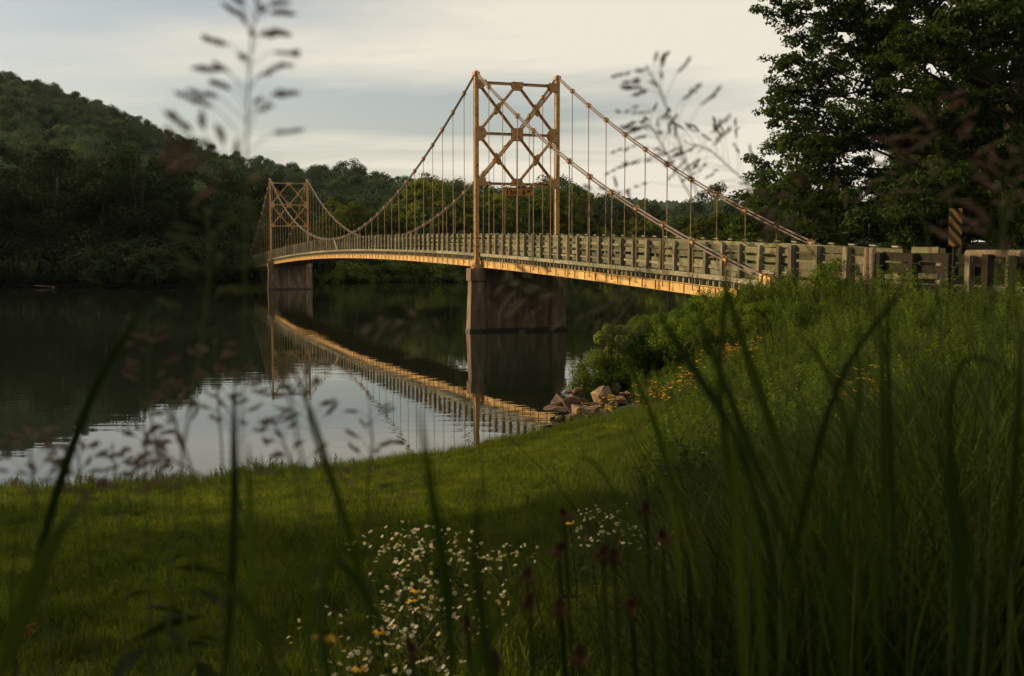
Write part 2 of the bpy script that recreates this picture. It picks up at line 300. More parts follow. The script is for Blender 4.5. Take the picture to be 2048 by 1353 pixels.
# ------------------------------------------------------------------ leaf clouds and trees
def leaf_cloud(C, Nrm, size, aspect=.55, fold=.25, rg=rng):
    """diamond leaves at C with normals Nrm; returns V, F"""
    n = len(C); Nrm = Nrm/np.linalg.norm(Nrm, axis=1, keepdims=True)
    a = rg.normal(size=(n, 3)); t = np.cross(Nrm, a); t /= np.linalg.norm(t, axis=1, keepdims=True); b = np.cross(Nrm, t)
    s = (size*rg.uniform(.6, 1.35, n))[:, None]
    v0 = C - t*s*.5; v2 = C + t*s*.5; v1 = C + b*s*aspect*.5 + Nrm*s*fold*.4 - t*s*.1; v3 = C - b*s*aspect*.5 + Nrm*s*fold*.4 - t*s*.1
    V = np.stack([v0, v1, v2, v3], 1).reshape(-1, 3); F = np.arange(4*n).reshape(n, 4)
    return V, F
def crown(cl, rad, n, size, rg, up=.5, flat=.75, inner=.35, aspect=.6, sub=0):
    """leaves over clumps: cl (k,3) centres, rad (k)"""
    k = len(cl); w_ = rad**2; cnt = np.maximum(3, (n*w_/w_.sum()).astype(int))
    ci = np.repeat(np.arange(k), cnt); m = len(ci)
    d = rg.normal(size=(m, 3)); d /= np.linalg.norm(d, axis=1, keepdims=True)
    r = rad[ci]*np.where(rg.random(m) < inner, rg.uniform(.2, .9, m), rg.uniform(.8, 1.12, m))
    P = cl[ci] + d*r[:, None]*np.array([1, 1, flat])
    if sub:
        sd = rg.normal(size=(k, sub, 3)); sd /= np.linalg.norm(sd, axis=2, keepdims=True); sr = rg.uniform(.35, 1.05, (k, sub, 1))
        si = rg.integers(0, sub, m); c_ = cl[ci] + (sd*sr)[ci, si]*rad[ci][:, None]*np.array([1, 1, flat])
        loc = rg.normal(size=(m, 3)); loc *= (rg.uniform(.5, 1, m)/np.linalg.norm(loc, axis=1))[:, None]
        P = c_ + loc*rad[ci][:, None]*.30*np.array([1.15, 1.15, .6]); d = .5*loc + .6*(sd*sr)[ci, si]
    Nn = d*1.1 + np.array([0, 0, up]) + rg.normal(0, .42, (m, 3))
    return leaf_cloud(P, Nn, size, aspect, rg=rg)
def clumps(k, rx, rz, zc, rg, shell=.6, r0=.28, r1=.45, lean=(0, 0), bottom=-.55):
    out = []
    while len(out) < k:
        d = rg.normal(size=3); d /= np.linalg.norm(d); r = rg.uniform(shell, 1)**.5*.78
        if d[2] < bottom: continue
        w2 = 1.0 + .22*math.sin(3*math.atan2(d[1], d[0])+k)
        out.append((d[0]*r*rx*w2+lean[0], d[1]*r*rx*w2+lean[1], zc + d[2]*r*rz))
    return np.array(out), rg.uniform(r0, r1, k)*rx
def trunk_mb(h, r, rg, cl=None, k=7, limbs=6, mb=None):
    mb = mb or MB()
    pts = [(0, 0, -.4)]; x = y = 0
    for i in range(1, 6):
        x += rg.normal(0, r*.5); y += rg.normal(0, r*.5); pts.append((x, y, h*i/5))
    mb.tube(pts, [r*1.35, r, r*.85, r*.7, r*.5, r*.3], k)
    if cl is not None:
        for j in rg.choice(len(cl), min(limbs, len(cl)), False):
            t_ = rg.uniform(.35, .85); a = Vector((pts[3][0]*t_, pts[3][1]*t_, h*t_*.8)); b = Vector(cl[j]); m_ = a.lerp(b, .5)+Vector((0, 0, -abs((b-a).length)*.06))
            mb.tube([a, m_, b], [r*.4, r*.25, r*.08], 5)
    return mb
def simple_tree(seed, h, rx, nl, ls, mleaf, k=16, base=.22, wide=1.0, sub=0):
    rg = np.random.default_rng(seed)
    zc = h*(base+1)/2; rz = h*(1-base)/2*1.12
    cl, rad = clumps(k, rx, rz, zc, rg)
    V, F = crown(cl, rad, nl, ls, rg, inner=.45, sub=sub)
    return cl, V, F
def tree_protos(prefix, specs, mleaf, merged=True, sub=0):
    out = []
    for i, (seed, h, rx, nl, ls, k, base) in enumerate(specs):
        cl, V, F = simple_tree(seed, h, rx, nl, ls, mleaf, k, base, sub=sub)
        tm = trunk_mb(h*.8, h*.018+.06, np.random.default_rng(seed+99), cl, 5, 3)
        if merged:
            tv = np.concatenate(tm.v); tf = [f for f in tm.f if len(f) == 4]
            V2 = np.concatenate([V, tv]); F2 = np.concatenate([F, np.array(tf)+len(V)])
            out.append(quads_mesh(prefix, V2, F2, [mleaf, M['bark']], np.r_[np.zeros(len(F)), np.ones(len(tf))]))
        else:
            out.append((quads_mesh('crown', V, F, mleaf), tm.mesh('trunk', M['bark'], True)))
    return out

# ================================================================== SETTING: water, land
def grid_mesh(name, xs, ys, Z, m, smooth=True):
    ny, nx = len(ys), len(xs); XX, YY = np.meshgrid(xs, ys)
    V = np.c_[XX.ravel(), YY.ravel(), Z.ravel()]; i = np.arange(ny*nx).reshape(ny, nx)
    F = np.stack([i[:-1, :-1], i[:-1, 1:], i[1:, 1:], i[1:, :-1]], -1).reshape(-1, 4)
    return quads_mesh(name, V, F, m, smooth=smooth)
xs = np.concatenate([np.arange(-150, -30, 4.), np.arange(-30, 30, .5), np.arange(30, 150.1, 4.)])
ys = np.concatenate([np.arange(-60, -4, 4.), np.arange(-4, 70, .5), np.arange(70, 172, 3.)])
XX, YY = np.meshgrid(xs, ys)
ZZ = hgt(XX.ravel(), YY.ravel()).reshape(XX.shape)
ZZ = np.maximum(ZZ, -3.5); ZZ = np.where(YY > 72, np.minimum(ZZ, 3.0), ZZ)
ZZ[(XX < -75) & (ZZ > -1)] = -1
tag(obj('near_bank_ground', grid_mesh('near_bank_ground', xs, ys, ZZ, M['soil'])), 'earth bank sloping from the road down to the river', kind='structure')

# water
wm = bpy.data.materials.new('calm_river_water'); wm.use_nodes = True; t = wm.node_tree; n = t.nodes; l = t.links; b = n['Principled BSDF']
b.inputs['Base Color'].default_value = (.012, .016, .010, 1); b.inputs['Roughness'].default_value = .015; b.inputs['IOR'].default_value = 1.42; b.inputs['Specular IOR Level'].default_value = .5
tc = n.new('ShaderNodeTexCoord'); mpw = n.new('ShaderNodeMapping'); mpw.inputs['Scale'].default_value = (.45, 1.5, 1); l.new(tc.outputs['Object'], mpw.inputs[0])
na_ = n.new('ShaderNodeTexNoise'); na_.inputs['Scale'].default_value = 1.1; na_.inputs['Detail'].default_value = 2.5; l.new(mpw.outputs[0], na_.inputs['Vector'])
nb_ = n.new('ShaderNodeTexNoise'); nb_.inputs['Scale'].default_value = .06; nb_.inputs['Detail'].default_value = 2; l.new(tc.outputs['Object'], nb_.inputs['Vector'])
mrw = n.new('ShaderNodeMapRange'); mrw.inputs[1].default_value = .4; mrw.inputs[2].default_value = .65; mrw.inputs[3].default_value = .25; mrw.inputs[4].default_value = 1.0; l.new(nb_.outputs['Fac'], mrw.inputs[0])
mw = n.new('ShaderNodeMath'); mw.operation = 'MULTIPLY'; l.new(na_.outputs['Fac'], mw.inputs[0]); l.new(mrw.outputs[0], mw.inputs[1])
bw = n.new('ShaderNodeBump'); bw.inputs['Strength'].default_value = .55; bw.inputs['Distance'].default_value = .011; l.new(mw.outputs[0], bw.inputs['Height']); l.new(bw.outputs[0], b.inputs['Normal'])
mb = MB(); mb.add([(-1500,-80,0),(1500,-80,0),(1500,1200,0),(-1500,1200,0)], [(0,1,2,3)])
tag(obj('river_water', mb.mesh('river_water', wm)), 'calm dark river mirroring the bridge, hill and sky', kind='structure')

# far bank and hill: foot line and ridge line by bearing
U  = np.array([-2600,-1200,-500,-120, 0, 100, 200, 300, 400, 500, 600, 700, 800, 900, 1000, 1150, 1220, 1250, 1330, 1400, 1700, 2300, 3600.])
FT = np.array([  60,  100, 150, 175, 178, 176, 173, 172, 175, 181, 196, 213, 213, 212, 212, 211, 208, 207, 205, 203, 200, 190, 170.])
RY = np.array([ 450, 420, 300, 122, 137, 166, 198, 242, 292, 318, 326, 338, 352, 372, 380, 386, 408, 432, 430, 418, 420, 400, 380.])
RD = np.array([ 500, 600, 700, 700, 700, 690, 680, 660, 630, 600, 560, 520, 480, 450, 420, 380, 345, 340, 325, 320, 330, 350, 400.])
def far_par(u): return np.interp(u, U, FT), np.interp(u, U, RY), np.interp(u, U, RD)
def far_h(x, y):
    y = np.maximum(y, 1.); u = 1024 + FPX*x/y; f_, ry, rd = far_par(u)
    zr = (516-ry)/FPX*rd + CAMH - np.interp(u, [500, 1100], [14.0, 11.0])
    t_ = (y-f_)/(rd-f_); tt = np.clip(t_, 0, 1)
    h = 1.3 + (zr-1.3)*(.15*tt + .85*np.power(tt, 1.25)) + 2.2*np.sin(x*.021+1)*np.sin(y*.017)*np.clip(tt*3, 0, 1)*np.clip((1-tt)*4, 0, 1)
    h = np.where(t_ > 1, zr - (t_-1)*zr*.8, h)
    h = np.where(t_ < 0, 1.3 + t_*60, h)
    return np.maximum(h, -3)
us = np.linspace(-2600, 3600, 240); ds = np.concatenate([np.arange(0, .1, .02), np.linspace(.1, 1.6, 40), [2.5, 4, 8, 16]])
V = []
for dd in ds:
    f_, ry, rd = far_par(us); y_ = f_ - 9 + dd*(rd-f_+9); x_ = (us-1024)/FPX*y_
    V.append(np.c_[x_, y_, far_h(x_, y_)])
V = np.concatenate(V); i = np.arange(len(V)).reshape(len(ds), len(us))
F = np.stack([i[:-1, :-1], i[:-1, 1:], i[1:, 1:], i[1:, :-1]], -1).reshape(-1, 4)
tag(obj('far_bank_hill', quads_mesh('far_bank_hill', V, F, M['forestfloor'], smooth=True)), 'long hillside rising beyond the river', kind='structure')
# distant blue ridge
us2 = np.linspace(900, 1800, 260); V = []
top = np.interp(us2, [900, 1180, 1235, 1290, 1350, 1420, 1500, 1560, 1800], [440, 412, 396, 402, 404, 410, 428, 440, 445])
for k_, (dd, hh) in enumerate([(2300, 0), (2450, .45), (2600, .8), (2700, 1), (3000, .6), (3600, 0)]):
    x_ = (us2-1024)/FPX*dd; z_ = ((516-top)/FPX*2700+CAMH)*hh + (rng.normal(0, 3.0, len(us2)) if 0 < hh else 0)
    V.append(np.c_[x_, np.full(len(us2), dd), z_])
V = np.concatenate(V); i = np.arange(len(V)).reshape(6, len(us2)); F = np.stack([i[:-1, :-1], i[:-1, 1:], i[1:, 1:], i[1:, :-1]], -1).reshape(-1, 4)
tag(obj('distant_ridge', quads_mesh('distant_ridge', V, F, M['farforest'], smooth=True)), 'blue wooded ridge far down the valley', kind='structure')

# ------------------------------------------------------------------ hillside forest (uncountable)
fp = tree_protos('forest_tree', [(1,13,5.0,2600,.62,18,.15),(2,15,5.6,3000,.66,20,.2),(3,11,4.6,2300,.58,15,.1),(4,16,4.8,2800,.6,18,.15),(5,12,5.8,2800,.64,20,.12),(6,14,4.2,2400,.56,14,.2)], M['L_far'])
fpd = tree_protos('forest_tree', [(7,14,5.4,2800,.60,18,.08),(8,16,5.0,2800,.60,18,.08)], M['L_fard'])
pts = []; sc_l = []
stepx = 7.3
y = 150.
while y < 720:
    x0, x1 = (-260-1024)/FPX*y, (1800-1024)/FPX*y
    xx = np.arange(x0, x1, stepx*(1 + (y-150)/1400)); xx = xx + rng.uniform(-2.4, 2.4, len(xx)); yy = y + rng.uniform(-2.4, 2.4, len(xx))
    u = 1024+FPX*xx/yy; f_, ry, rd = far_par(u); ok = (yy > f_+7) & (yy < rd+14)
    pts.append(np.c_[xx, yy, far_h(xx, yy)-.6][ok]); y += stepx*(.75 + (y-150)/1700)
pts = np.concatenate(pts)
s_ = rng.uniform(.6, 1.15, len(pts)); s_[rng.random(len(pts)) < .12] *= 1.15
up_ = 1024+FPX*pts[:, 0]/pts[:, 1]; el_ = 516-(pts[:, 2]+10-CAMH)/pts[:, 1]*FPX
ix_ = rng.integers(0, 6, len(pts)); dk_ = (up_ < 620-rng.uniform(0, 160, len(pts))) & (pts[:, 1]-far_par(up_)[0] < rng.uniform(10, 120, len(pts))); ix_[dk_] = rng.integers(6, 8, dk_.sum())  # dark kinds put a vignette-like fade into the lower left forest
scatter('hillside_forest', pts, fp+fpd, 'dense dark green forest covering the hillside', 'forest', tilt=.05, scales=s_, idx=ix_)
print('forest', len(pts))
# undergrowth hanging over the far waterline
us3 = rng.uniform(-120, 1750, 1500); f_, _, _ = far_par(us3); off = rng.uniform(-5.5, 7, len(us3)); y_ = f_+off; x_ = (us3-1024)/FPX*y_
sp_ = tree_protos('undergrowth', [(11,3.2,2.3,900,.36,9,.0),(12,2.6,2.6,900,.36,9,.0),(13,4.2,2.2,1000,.36,10,.0)], M['L_shore'])
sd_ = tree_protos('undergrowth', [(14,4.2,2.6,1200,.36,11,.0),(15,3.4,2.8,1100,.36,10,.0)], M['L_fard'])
kp_ = ~((us3 > 462) & (us3 < 640) & (y_ < 192)) & ~((us3 > 530) & (us3 < 640) & (off < 0)); us3, off, y_, x_ = us3[kp_], off[kp_], y_[kp_], x_[kp_]
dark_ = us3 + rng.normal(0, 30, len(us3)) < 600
ug = np.c_[x_, y_, np.maximum(far_h(x_, y_), -.1)-.7]
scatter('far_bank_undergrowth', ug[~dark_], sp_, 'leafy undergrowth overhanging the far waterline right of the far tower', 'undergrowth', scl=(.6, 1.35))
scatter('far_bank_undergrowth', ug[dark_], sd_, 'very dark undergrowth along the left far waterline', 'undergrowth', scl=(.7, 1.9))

# ------------------------------------------------------------------ individual trees
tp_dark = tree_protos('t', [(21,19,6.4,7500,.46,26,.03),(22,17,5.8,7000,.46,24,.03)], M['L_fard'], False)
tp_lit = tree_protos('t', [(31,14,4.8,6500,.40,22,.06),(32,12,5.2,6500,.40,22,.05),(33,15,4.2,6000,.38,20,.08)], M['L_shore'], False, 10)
def plant_tree(name, protos, i, loc, s, rz, label, cat, group=None):
    cr_, tr_ = protos[i % len(protos)]
    t_ = thing(name, loc, label, cat, group, rz); t_.scale = (s, s, s)
    obj('crown', cr_, t_); obj('trunk', tr_, t_); return t_
# u, offset behind the waterline, scale, kind
shore = [(-60,4,1.0,0),(45,5,.95,0),(120,3,1.05,0),(205,4,1.12,0),(290,6,1.2,0),(355,4,.9,0),(420,10,.72,0),(495,20,.75,0),(655,5,.8,1),(715,3,.85,1),(770,6,.9,1),(815,3,.92,1),(860,5,1.12,1),(905,4,.98,1),(950,6,1.05,1),(1000,4,.95,1),(1050,6,.9,1),(1095,4,1.0,1),(1145,5,.98,1),(1190,4,.85,1),(1235,6,.8,1),(1280,4,.85,1),(1330,6,.8,1)]
shore_lab = ['dark shoreline tree at the left edge of the view','dark shoreline tree near the left edge under the high hill','dark rounded tree on the left far shore','tall dark tree on the far shore below the middle of the hill','tallest dark tree on the left far shore','broad dark tree on the far shore left of the bridge end','dark tree just left of the far bridge end','dark tree behind the far bridge landing',
 'green tree just right of the far tower','lit green tree right of the far tower','green tree behind the lowest dip of the near cable','small lit tree behind the middle of the bridge deck','tall pale green tree left of the near tower','green tree behind hangers left of the near tower','green tree directly behind the left leg of the near tower','green tree seen between the legs of the near tower','green tree left of the right leg of the near tower','green tree directly behind the right leg of the near tower','green tree right of the near tower beyond the river','smaller green tree beyond the side span hangers','low green tree below the gap with the blue ridge','low green tree right of the blue ridge gap','rightmost green tree of the far waterline row']
for j, (u, off, s, kd) in enumerate(shore):
    f_ = float(far_par(u)[0]); y_ = f_+off; x_ = (u-1024)/FPX*y_
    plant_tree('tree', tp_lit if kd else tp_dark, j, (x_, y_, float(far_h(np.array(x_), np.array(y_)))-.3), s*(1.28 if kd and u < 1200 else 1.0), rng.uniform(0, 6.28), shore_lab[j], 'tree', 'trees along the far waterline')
# near bank trees beyond the bridge
tp_mid = tree_protos('t', [(41,9,3.4,16000,.20,26,.04),(42,10,3.0,16000,.20,26,.05)], M['L_shore'], False, 10)
mid = [(1375,118,1.05,'pale green tree just right of the blue ridge, beyond the side span'),(1425,92,.80,'bushy tree beyond the side span with feathery top against the sky'),(1478,120,.6,'low green tree between two taller trees beyond the side span'),(1525,84,.86,'rounded dark green tree right of the lowest hangers, left of the great tree'),(1590,70,.75,'small tree under the left branches of the great tree'),(1335,135,.6,'small tree low behind the side span railing')]
for j, (u, y_, s, lab) in enumerate(mid):
    x_ = (u-1024)/FPX*y_
    plant_tree('tree', tp_mid, j, (x_, y_, min(2.0, max(h1(x_, y_), .3))-.3), s, rng.uniform(0, 6.28), lab, 'tree', 'trees on the near bank beyond the bridge')
# the great tree
rg = np.random.default_rng(5)
GT = Vector((22.0, 49.0, h1(22, 49)))
limb_px = []
cl = []
def addc(u, v, Y, r): p = at(u, v, Y)-GT; cl.append((p.x, p.y, p.z, r))
# outline clumps on the left side of the crown, as branches reach out
for (u, v, Y, r) in [(1545,15,47,.9),(1575,30,48,1.0),(1620,20,47,1.3),(1600,95,46,1.3),(1565,130,46,1.0),(1560,185,46,1.1),(1600,170,47,1.3),(1545,222,45,.75),(1580,228,46,.9),(1632,222,47,1.2),(1555,240,45,.6),(1590,262,45,.5),(1660,150,47,1.3),(1650,70,48,1.4),(1700,30,47,1.6),(1710,110,47,.9),(1680,250,46,1.1),(1575,298,44,.55),(1610,300,45,.9),(1650,300,45,1.1),(1590,345,45,.9),(1630,350,46,1.2),(1700,330,46,1.4),(1570,375,45,.7),(1610,400,46,1.2),(1680,400,46,1.3),(1640,440,46,1.1),(1600,470,47,1.0),(1740,270,45,1.3),(1750,190,47,1.5),(1760,80,46,1.6),(1730,430,46,1.3),(1780,360,45,1.5),(1800,250,46,1.6)]:
    addc(u, v, Y, r)
for _ in range(170):
    u = rg.uniform(1760, 2330); v = rg.uniform(-330, 480); Y = rg.uniform(39.5, 57)
    addc(u, v, Y, rg.uniform(1.1, 1.9))
for _ in range(26):
    u = rg.uniform(1600, 1800); v = rg.uniform(-300, -30); addc(u, v, rg.uniform(44, 54), rg.uniform(1.2, 1.7))
for _ in range(30):
    u = rg.uniform(1640, 1900); v = rg.uniform(0, 470); addc(u, v, rg.uniform(50, 56), rg.uniform(1.0, 1.6))
cl = np.array(cl); c3 = cl[:, :3]; rr = cl[:, 3]*.92
V, F = crown(c3, rr, 230000, .21, rg, up=.35, flat=.66, inner=.5, aspect=.5, sub=16)
gt = thing('shade_tree', GT, 'huge dark spreading broadleaf tree filling the upper right', 'tree')
obj('crown', quads_mesh('crown', V, F, M['L_big']), gt)
mb = MB(); mb.tube([(0,0,-.5),(.1,0,2),(-.2,.1,5),(0,0,9),(.3,.1,14),(.2,0,18)], [.75,.6,.5,.42,.3,.12], 10)
obj('trunk', mb.mesh('trunk', M['bark'], True), gt)
ends = sorted(range(34), key=lambda q: c3[q][0])
for q in list(range(0, 34, 1)) + list(range(34, len(c3), 9)):
    e_ = Vector(c3[q]); z0 = max(2.5, min(16, e_.z*.75 + rg.uniform(-2.5, 2))); a = Vector((0, 0, z0)); mid_ = a.lerp(e_, .55); mid_.z += .5 if q % 2 else -.3
    mid2 = a.lerp(e_, .8) + Vector((0, 0, -.1))
    mb = MB(); mb.tube([a, mid_, mid2, e_], [.11, .065, .04, .012], 5); obj('limb', mb.mesh('limb', M['bark'], True), gt)
# dark trees behind the road
tp_back = tree_protos('t', [(51,13,5.4,26000,.27,32,.0),(52,15,5.2,26000,.27,32,.0)], M['L_big'], False, 12)
back = [(17,66,.8,'dark tree behind the railing under the left side of the great tree'),(25,64,.95,'dark tree behind the great tree trunk'),(33,62,1.1,'dark tree behind the great tree towards the right edge'),(32,46,1.0,'dark tree right of the great tree trunk beyond the road'),(26,36,.8,'dark tree beyond the road right of the striped marker'),(40,54,1.2,'dark tree at the far right edge beyond the road'),(29,72,1.0,'dark tree far behind the great tree, seen under its branches'),(24.5,55,.6,'low dark tree filling the gap right of the striped marker'),(20.5,42,.45,'low dark tree beyond the road just behind the striped marker')]
for j, (x_, y_, s, lab) in enumerate(back):
    plant_tree('tree', tp_back, j, (x_, y_, h1(x_, y_)-.4), s, rng.uniform(0, 6.28), lab, 'tree', 'dark trees behind the road')
# unseen trees added round the viewer to block sun and sky over the foreground
tp_can = tree_protos('t', [(61,15,6.6,15000,.36,32,.28)], M['L_big'], False)
for (x_, y_, s, lab) in [(-17,3.5,.75,'added shade tree left of the viewer, just outside the view'),(-15,-5,.85,'unseen shade tree added behind the viewer on the left'),(5.8,1.6,1.0,'unseen canopy tree added beside the viewer on the right'),(-14.5,16.5,.36,'small unseen tree added left of the view for shade'),(-14.0,11.8,.58,'added shade tree left of the meadow, outside the view'),(11.5,5.5,.95,'unseen canopy tree added right of the viewer to darken the tall grass'),(1.5,-5.5,1.05,'unseen canopy tree added directly behind the viewer'),(-6.5,-3,.85,'unseen canopy tree added close behind the viewer on the left')]:
    plant_tree('tree', tp_can, 0, (x_, y_, max(h1(x_, y_), .1)-.2), s, rng.uniform(0, 6.28), lab, 'tree', 'unseen shade trees added round the viewer')

# ================================================================== THE BRIDGE
T1 = Vector((-2.145, 67.36, 0)); EN = Vector((.33321337, -.94285145, 0)); NR = Vector((.94285145, .33321337, 0)); UP = Vector((0, 0, 1))
SPAN = 95.1; WID = 5.2; PAN = 2.4385
def P(s, t, z): return T1 + EN*s + NR*t + UP*z
_fs = np.array([-127,-124.2,-104,-88.5,-59,-47,-38.8,-21.7,-10,-1.1,6.9,14.5,19.5,22.8,27.6,31.7,33])
_fz = np.array([3.38,3.5,4.12,4.51,5.13,5.26,5.28,5.13,4.92,4.69,4.48,4.32,4.17,4.04,3.86,3.65,3.58])
_pf = np.polyfit((_fs+47)/80, _fz, 5)
def dz(s): return float(np.polyval(_pf, (s+47)/80)) if s < 33 else 3.60
def cz(s):
    if -SPAN <= s <= 0: return 6.3 + (15.46-6.3)*((s+SPAN/2)/(SPAN/2))**2
    q = s if s > 0 else -SPAN-s; u = q/32.35; end = 3.63
    return 15.46*(1-u)+end*u - 4*1.09*u*(1-u)
S0, S1 = -126.5, 32.7
MXY = Matrix((EN, NR, UP)).transposed()        # local x along the bridge, y across, z up
def RZ(s, ds=1.2):                             # rotation following the deck slope
    sl = math.atan2(dz(s+ds/2)-dz(s-ds/2), ds)
    return (MXY.to_4x4() @ Matrix.Rotation(-sl, 4, 'Y')).to_euler()
R0 = MXY.to_euler()
bridge = thing('suspension_bridge', (0, 0, 0), 'narrow yellow wooden-decked suspension bridge with two steel towers across the river', 'bridge')

# towers: built at s=0, z from world
def gusset(mb, c, poly, thick=.03): mb.prism(poly, c, NR, UP, EN*thick)
def build_tower(s0, lab):
    tw = obj('tower', None, bridge, P(s0, 0, 0)); 
    off = -P(s0, 0, 0)
    def part(name, mb_, mt, par=tw, smooth=False):
        mb_.v = [v+np.array(off) for v in mb_.v]; return obj(name, mb_.mesh(name, mt, smooth), par)
    LV = [14.88, 11.88, 8.9]; W2 = WID/2
    for t_ in (0, WID):
        mb = MB()
        for ss in (-.155, .155): mb.box(P(s0+ss, t_, (15.3+4.0)/2), (.03, .24, 11.3), MXY)       # flanges
        mb.box(P(s0, t_, (15.3+4.0)/2), (.28, .17, 11.3), MXY)
        mb.box(P(s0, t_, 15.38), (.46, .34, .2), MXY); mb.box(P(s0, t_, 15.50), (.30, .14, .12), MXY)
        mb.box(P(s0, t_, 3.86), (.62, .50, .08), MXY)
        for sg in (-1, 1):
            mb.prism([(-.30, 0), (.30, 0), (.17, .45), (-.17, .45)], P(s0, t_+sg*.13, 3.9), EN, UP, NR*.03)
            mb.prism([(-.22, 0), (.22, 0), (.12, .45), (-.12, .45)], P(s0+sg*.18, t_, 3.9), NR, UP, EN*.03)
        part('leg', mb, M['steel'])
    for k, z in enumerate(LV):
        for a_, b_ in ((.1, W2), (W2, WID-.1)):
            mb = MB()
            for ss in (-.075, .075):
                mb.beam(P(s0+ss, a_, z), P(s0+ss, b_, z), .014, .15); mb.beam(P(s0+ss*1.35, a_, z+.068), P(s0+ss*1.35, b_, z+.068), .07, .014)
            part('cross_beam', mb, M['steel'])
    def diag(a_, b_):
        mb = MB(); a_ = Vector(a_); b_ = Vector(b_)
        for ss in (-.06, .06):
            mb.beam(P(s0+ss, a_[0], a_[1]), P(s0+ss, b_[0], b_[1]), .016, .15, up=(0,0,1))
            mb.beam(P(s0+ss*1.9, a_[0], a_[1]+.04), P(s0+ss*1.9, b_[0], b_[1]+.04), .08, .014)
        part('diagonal_brace', mb, M['steel'])
    for k in range(2):
        zt, zb = LV[k], LV[k+1]
        for (ta, tb) in ((.1, W2), (WID-.1, W2)):
            diag((ta, zt, 0), (tb, zb, 0)); diag((tb, zt-.0, 0), (ta, zb+.0, 0))
    for k in range(2):
        zm = (LV[k]+LV[k+1])/2
        for tm_ in (W2/2+.05, WID-W2/2-.05):
            mb = MB(); sg = 1 if (tm_ < W2) == (k == 0) else -1
            for ss in (-.085, .085): gusset(mb, P(s0+ss, tm_, zm), [(-.10,-.20*1),(.10,-.38*1),(.22,-.10),(.10,.20),(-.10,.38),(-.22,.10)] if sg < 0 else [(-.10,-.38),(.10,-.20),(.22,.10),(.10,.38),(-.10,.20),(-.22,-.10)], .018)
            part('crossing_plate', mb, M['steel'])
    for k, z in enumerate(LV):
        mb = MB()
        hh = .38
        pol = [(-.36,-hh),(.36,-hh),(.36,hh),(-.36,hh)] if k == 1 else ([(-.36,.14),(-.36,-.12),(-.24,-.36),(.24,-.36),(.36,-.12),(.36,.14)] if k == 0 else [(-.36,-.12),(.36,-.12),(.36,.12),(.22,.34),(-.22,.34),(-.36,.12)])
        for ss in (-.115, .115): gusset(mb, P(s0+ss, W2, z), pol, .022)
        part('gusset_plate', mb, M['steel'])
        for t_, sg in ((0, 1), (WID, -1)):
            if k == 0: pol = [(-.1,.16),(.62,.16),(.62,-.05),(.42,-.34),(-.1,-.34)]
            elif k == 1: pol = [(-.1,.42),(.40,.42),(.60,.12),(.60,-.12),(.40,-.42),(-.1,-.42)]
            else: pol = [(-.1,-.14),(.62,-.14),(.62,.05),(.42,.36),(-.1,.36)]
            mb = MB(); pol = [(a*sg, b_) for a, b_ in pol]
            if sg < 0: pol = pol[::-1]
            for ss in (-.185, .185): gusset(mb, P(s0+ss, t_, z), pol, .018)
            gp = part('gusset_plate', mb, M['steel'])
    # rivets
    mb = MB()
    for k, z in enumerate(LV):
        for t_, sg in ((0, 1), (WID, -1)):
            for i_ in range(5):
                for j_ in range(4):
                    a, b_ = .06+.11*i_, -.26+.17*j_ + (-.08 if k == 0 else .1 if k == 2 else 0)
                    if a > .42 and abs(b_) > .16: continue
                    mb.box(P(s0+.20, t_+sg*a, z+b_), (.012, .03, .03), MXY)
        for i_ in range(5):
            for j_ in range(4): mb.box(P(s0+.13, W2-.24+.12*i_, z-.2+.13*j_ + (-.0 if k == 1 else -.08 if k == 0 else .1)), (.012, .03, .03), MXY)
    for t_ in (0, WID):
        for j_ in range(44): 
            for q in (-.06, .06): mb.box(P(s0+.176, t_+q, 4.6+.24*j_), (.010, .025, .025), MXY)
    tag(part('rivets', mb, M['steel']), kind='stuff')
    # pier
    pr = obj('pier', None, bridge, P(s0, 0, 0))
    for t_, sg in ((0, -1), (WID, 1)):
        mb = MB(); w0 = .34; w1 = .46
        q0 = [(-w1, -.42 if sg < 0 else -.40), (w1, -.42 if sg < 0 else -.40)]
        lo, hi = (t_-.62, t_+.50) if sg < 0 else (t_-.50, t_+.62)
        lo2, hi2 = (t_-.42, t_+.42)
        v = [P(s0+a, b_, -2.6) for a, b_ in ((-w1, lo), (w1, lo), (w1, hi), (-w1, hi))] + [P(s0+a, b_, 3.07) for a, b_ in ((-w0, lo2), (w0, lo2), (w0, hi2), (-w0, hi2))]
        mb.add([tuple(q) for q in v], [(3,2,1,0),(4,5,6,7),(0,1,5,4),(1,2,6,5),(2,3,7,6),(3,0,4,7)])
        mb.box(P(s0, t_, 3.07+.375), (.92, 1.0, .75), MXY)
        part('pier_column', mb, M['concrete'], pr)
    mb = MB(); mb.box(P(s0, WID/2, .27), (.46, WID-.84, 5.0), MXY); mb.box(P(s0, WID/2, 3.30), (.62, WID-1.02, 1.03), MXY)
    part('pier_wall', mb, M['concrete'], pr)
    mb = MB(); mb.box(P(s0, WID/2, .06), (.48, WID-1.05, .26), MXY)
    for t_, d_ in ((0, -.05), (WID, .05)): mb.box(P(s0, t_+d_, .06), (.912, 1.04, .22), MXY)
    for k_ in range(4): mb.box(P(s0+.245, WID/2, .8+.62*k_), (.008, WID-.9, .018), MXY)
    part('water_stain', mb, M['algae'], pr)
build_tower(0, ''); build_tower(-SPAN, '')

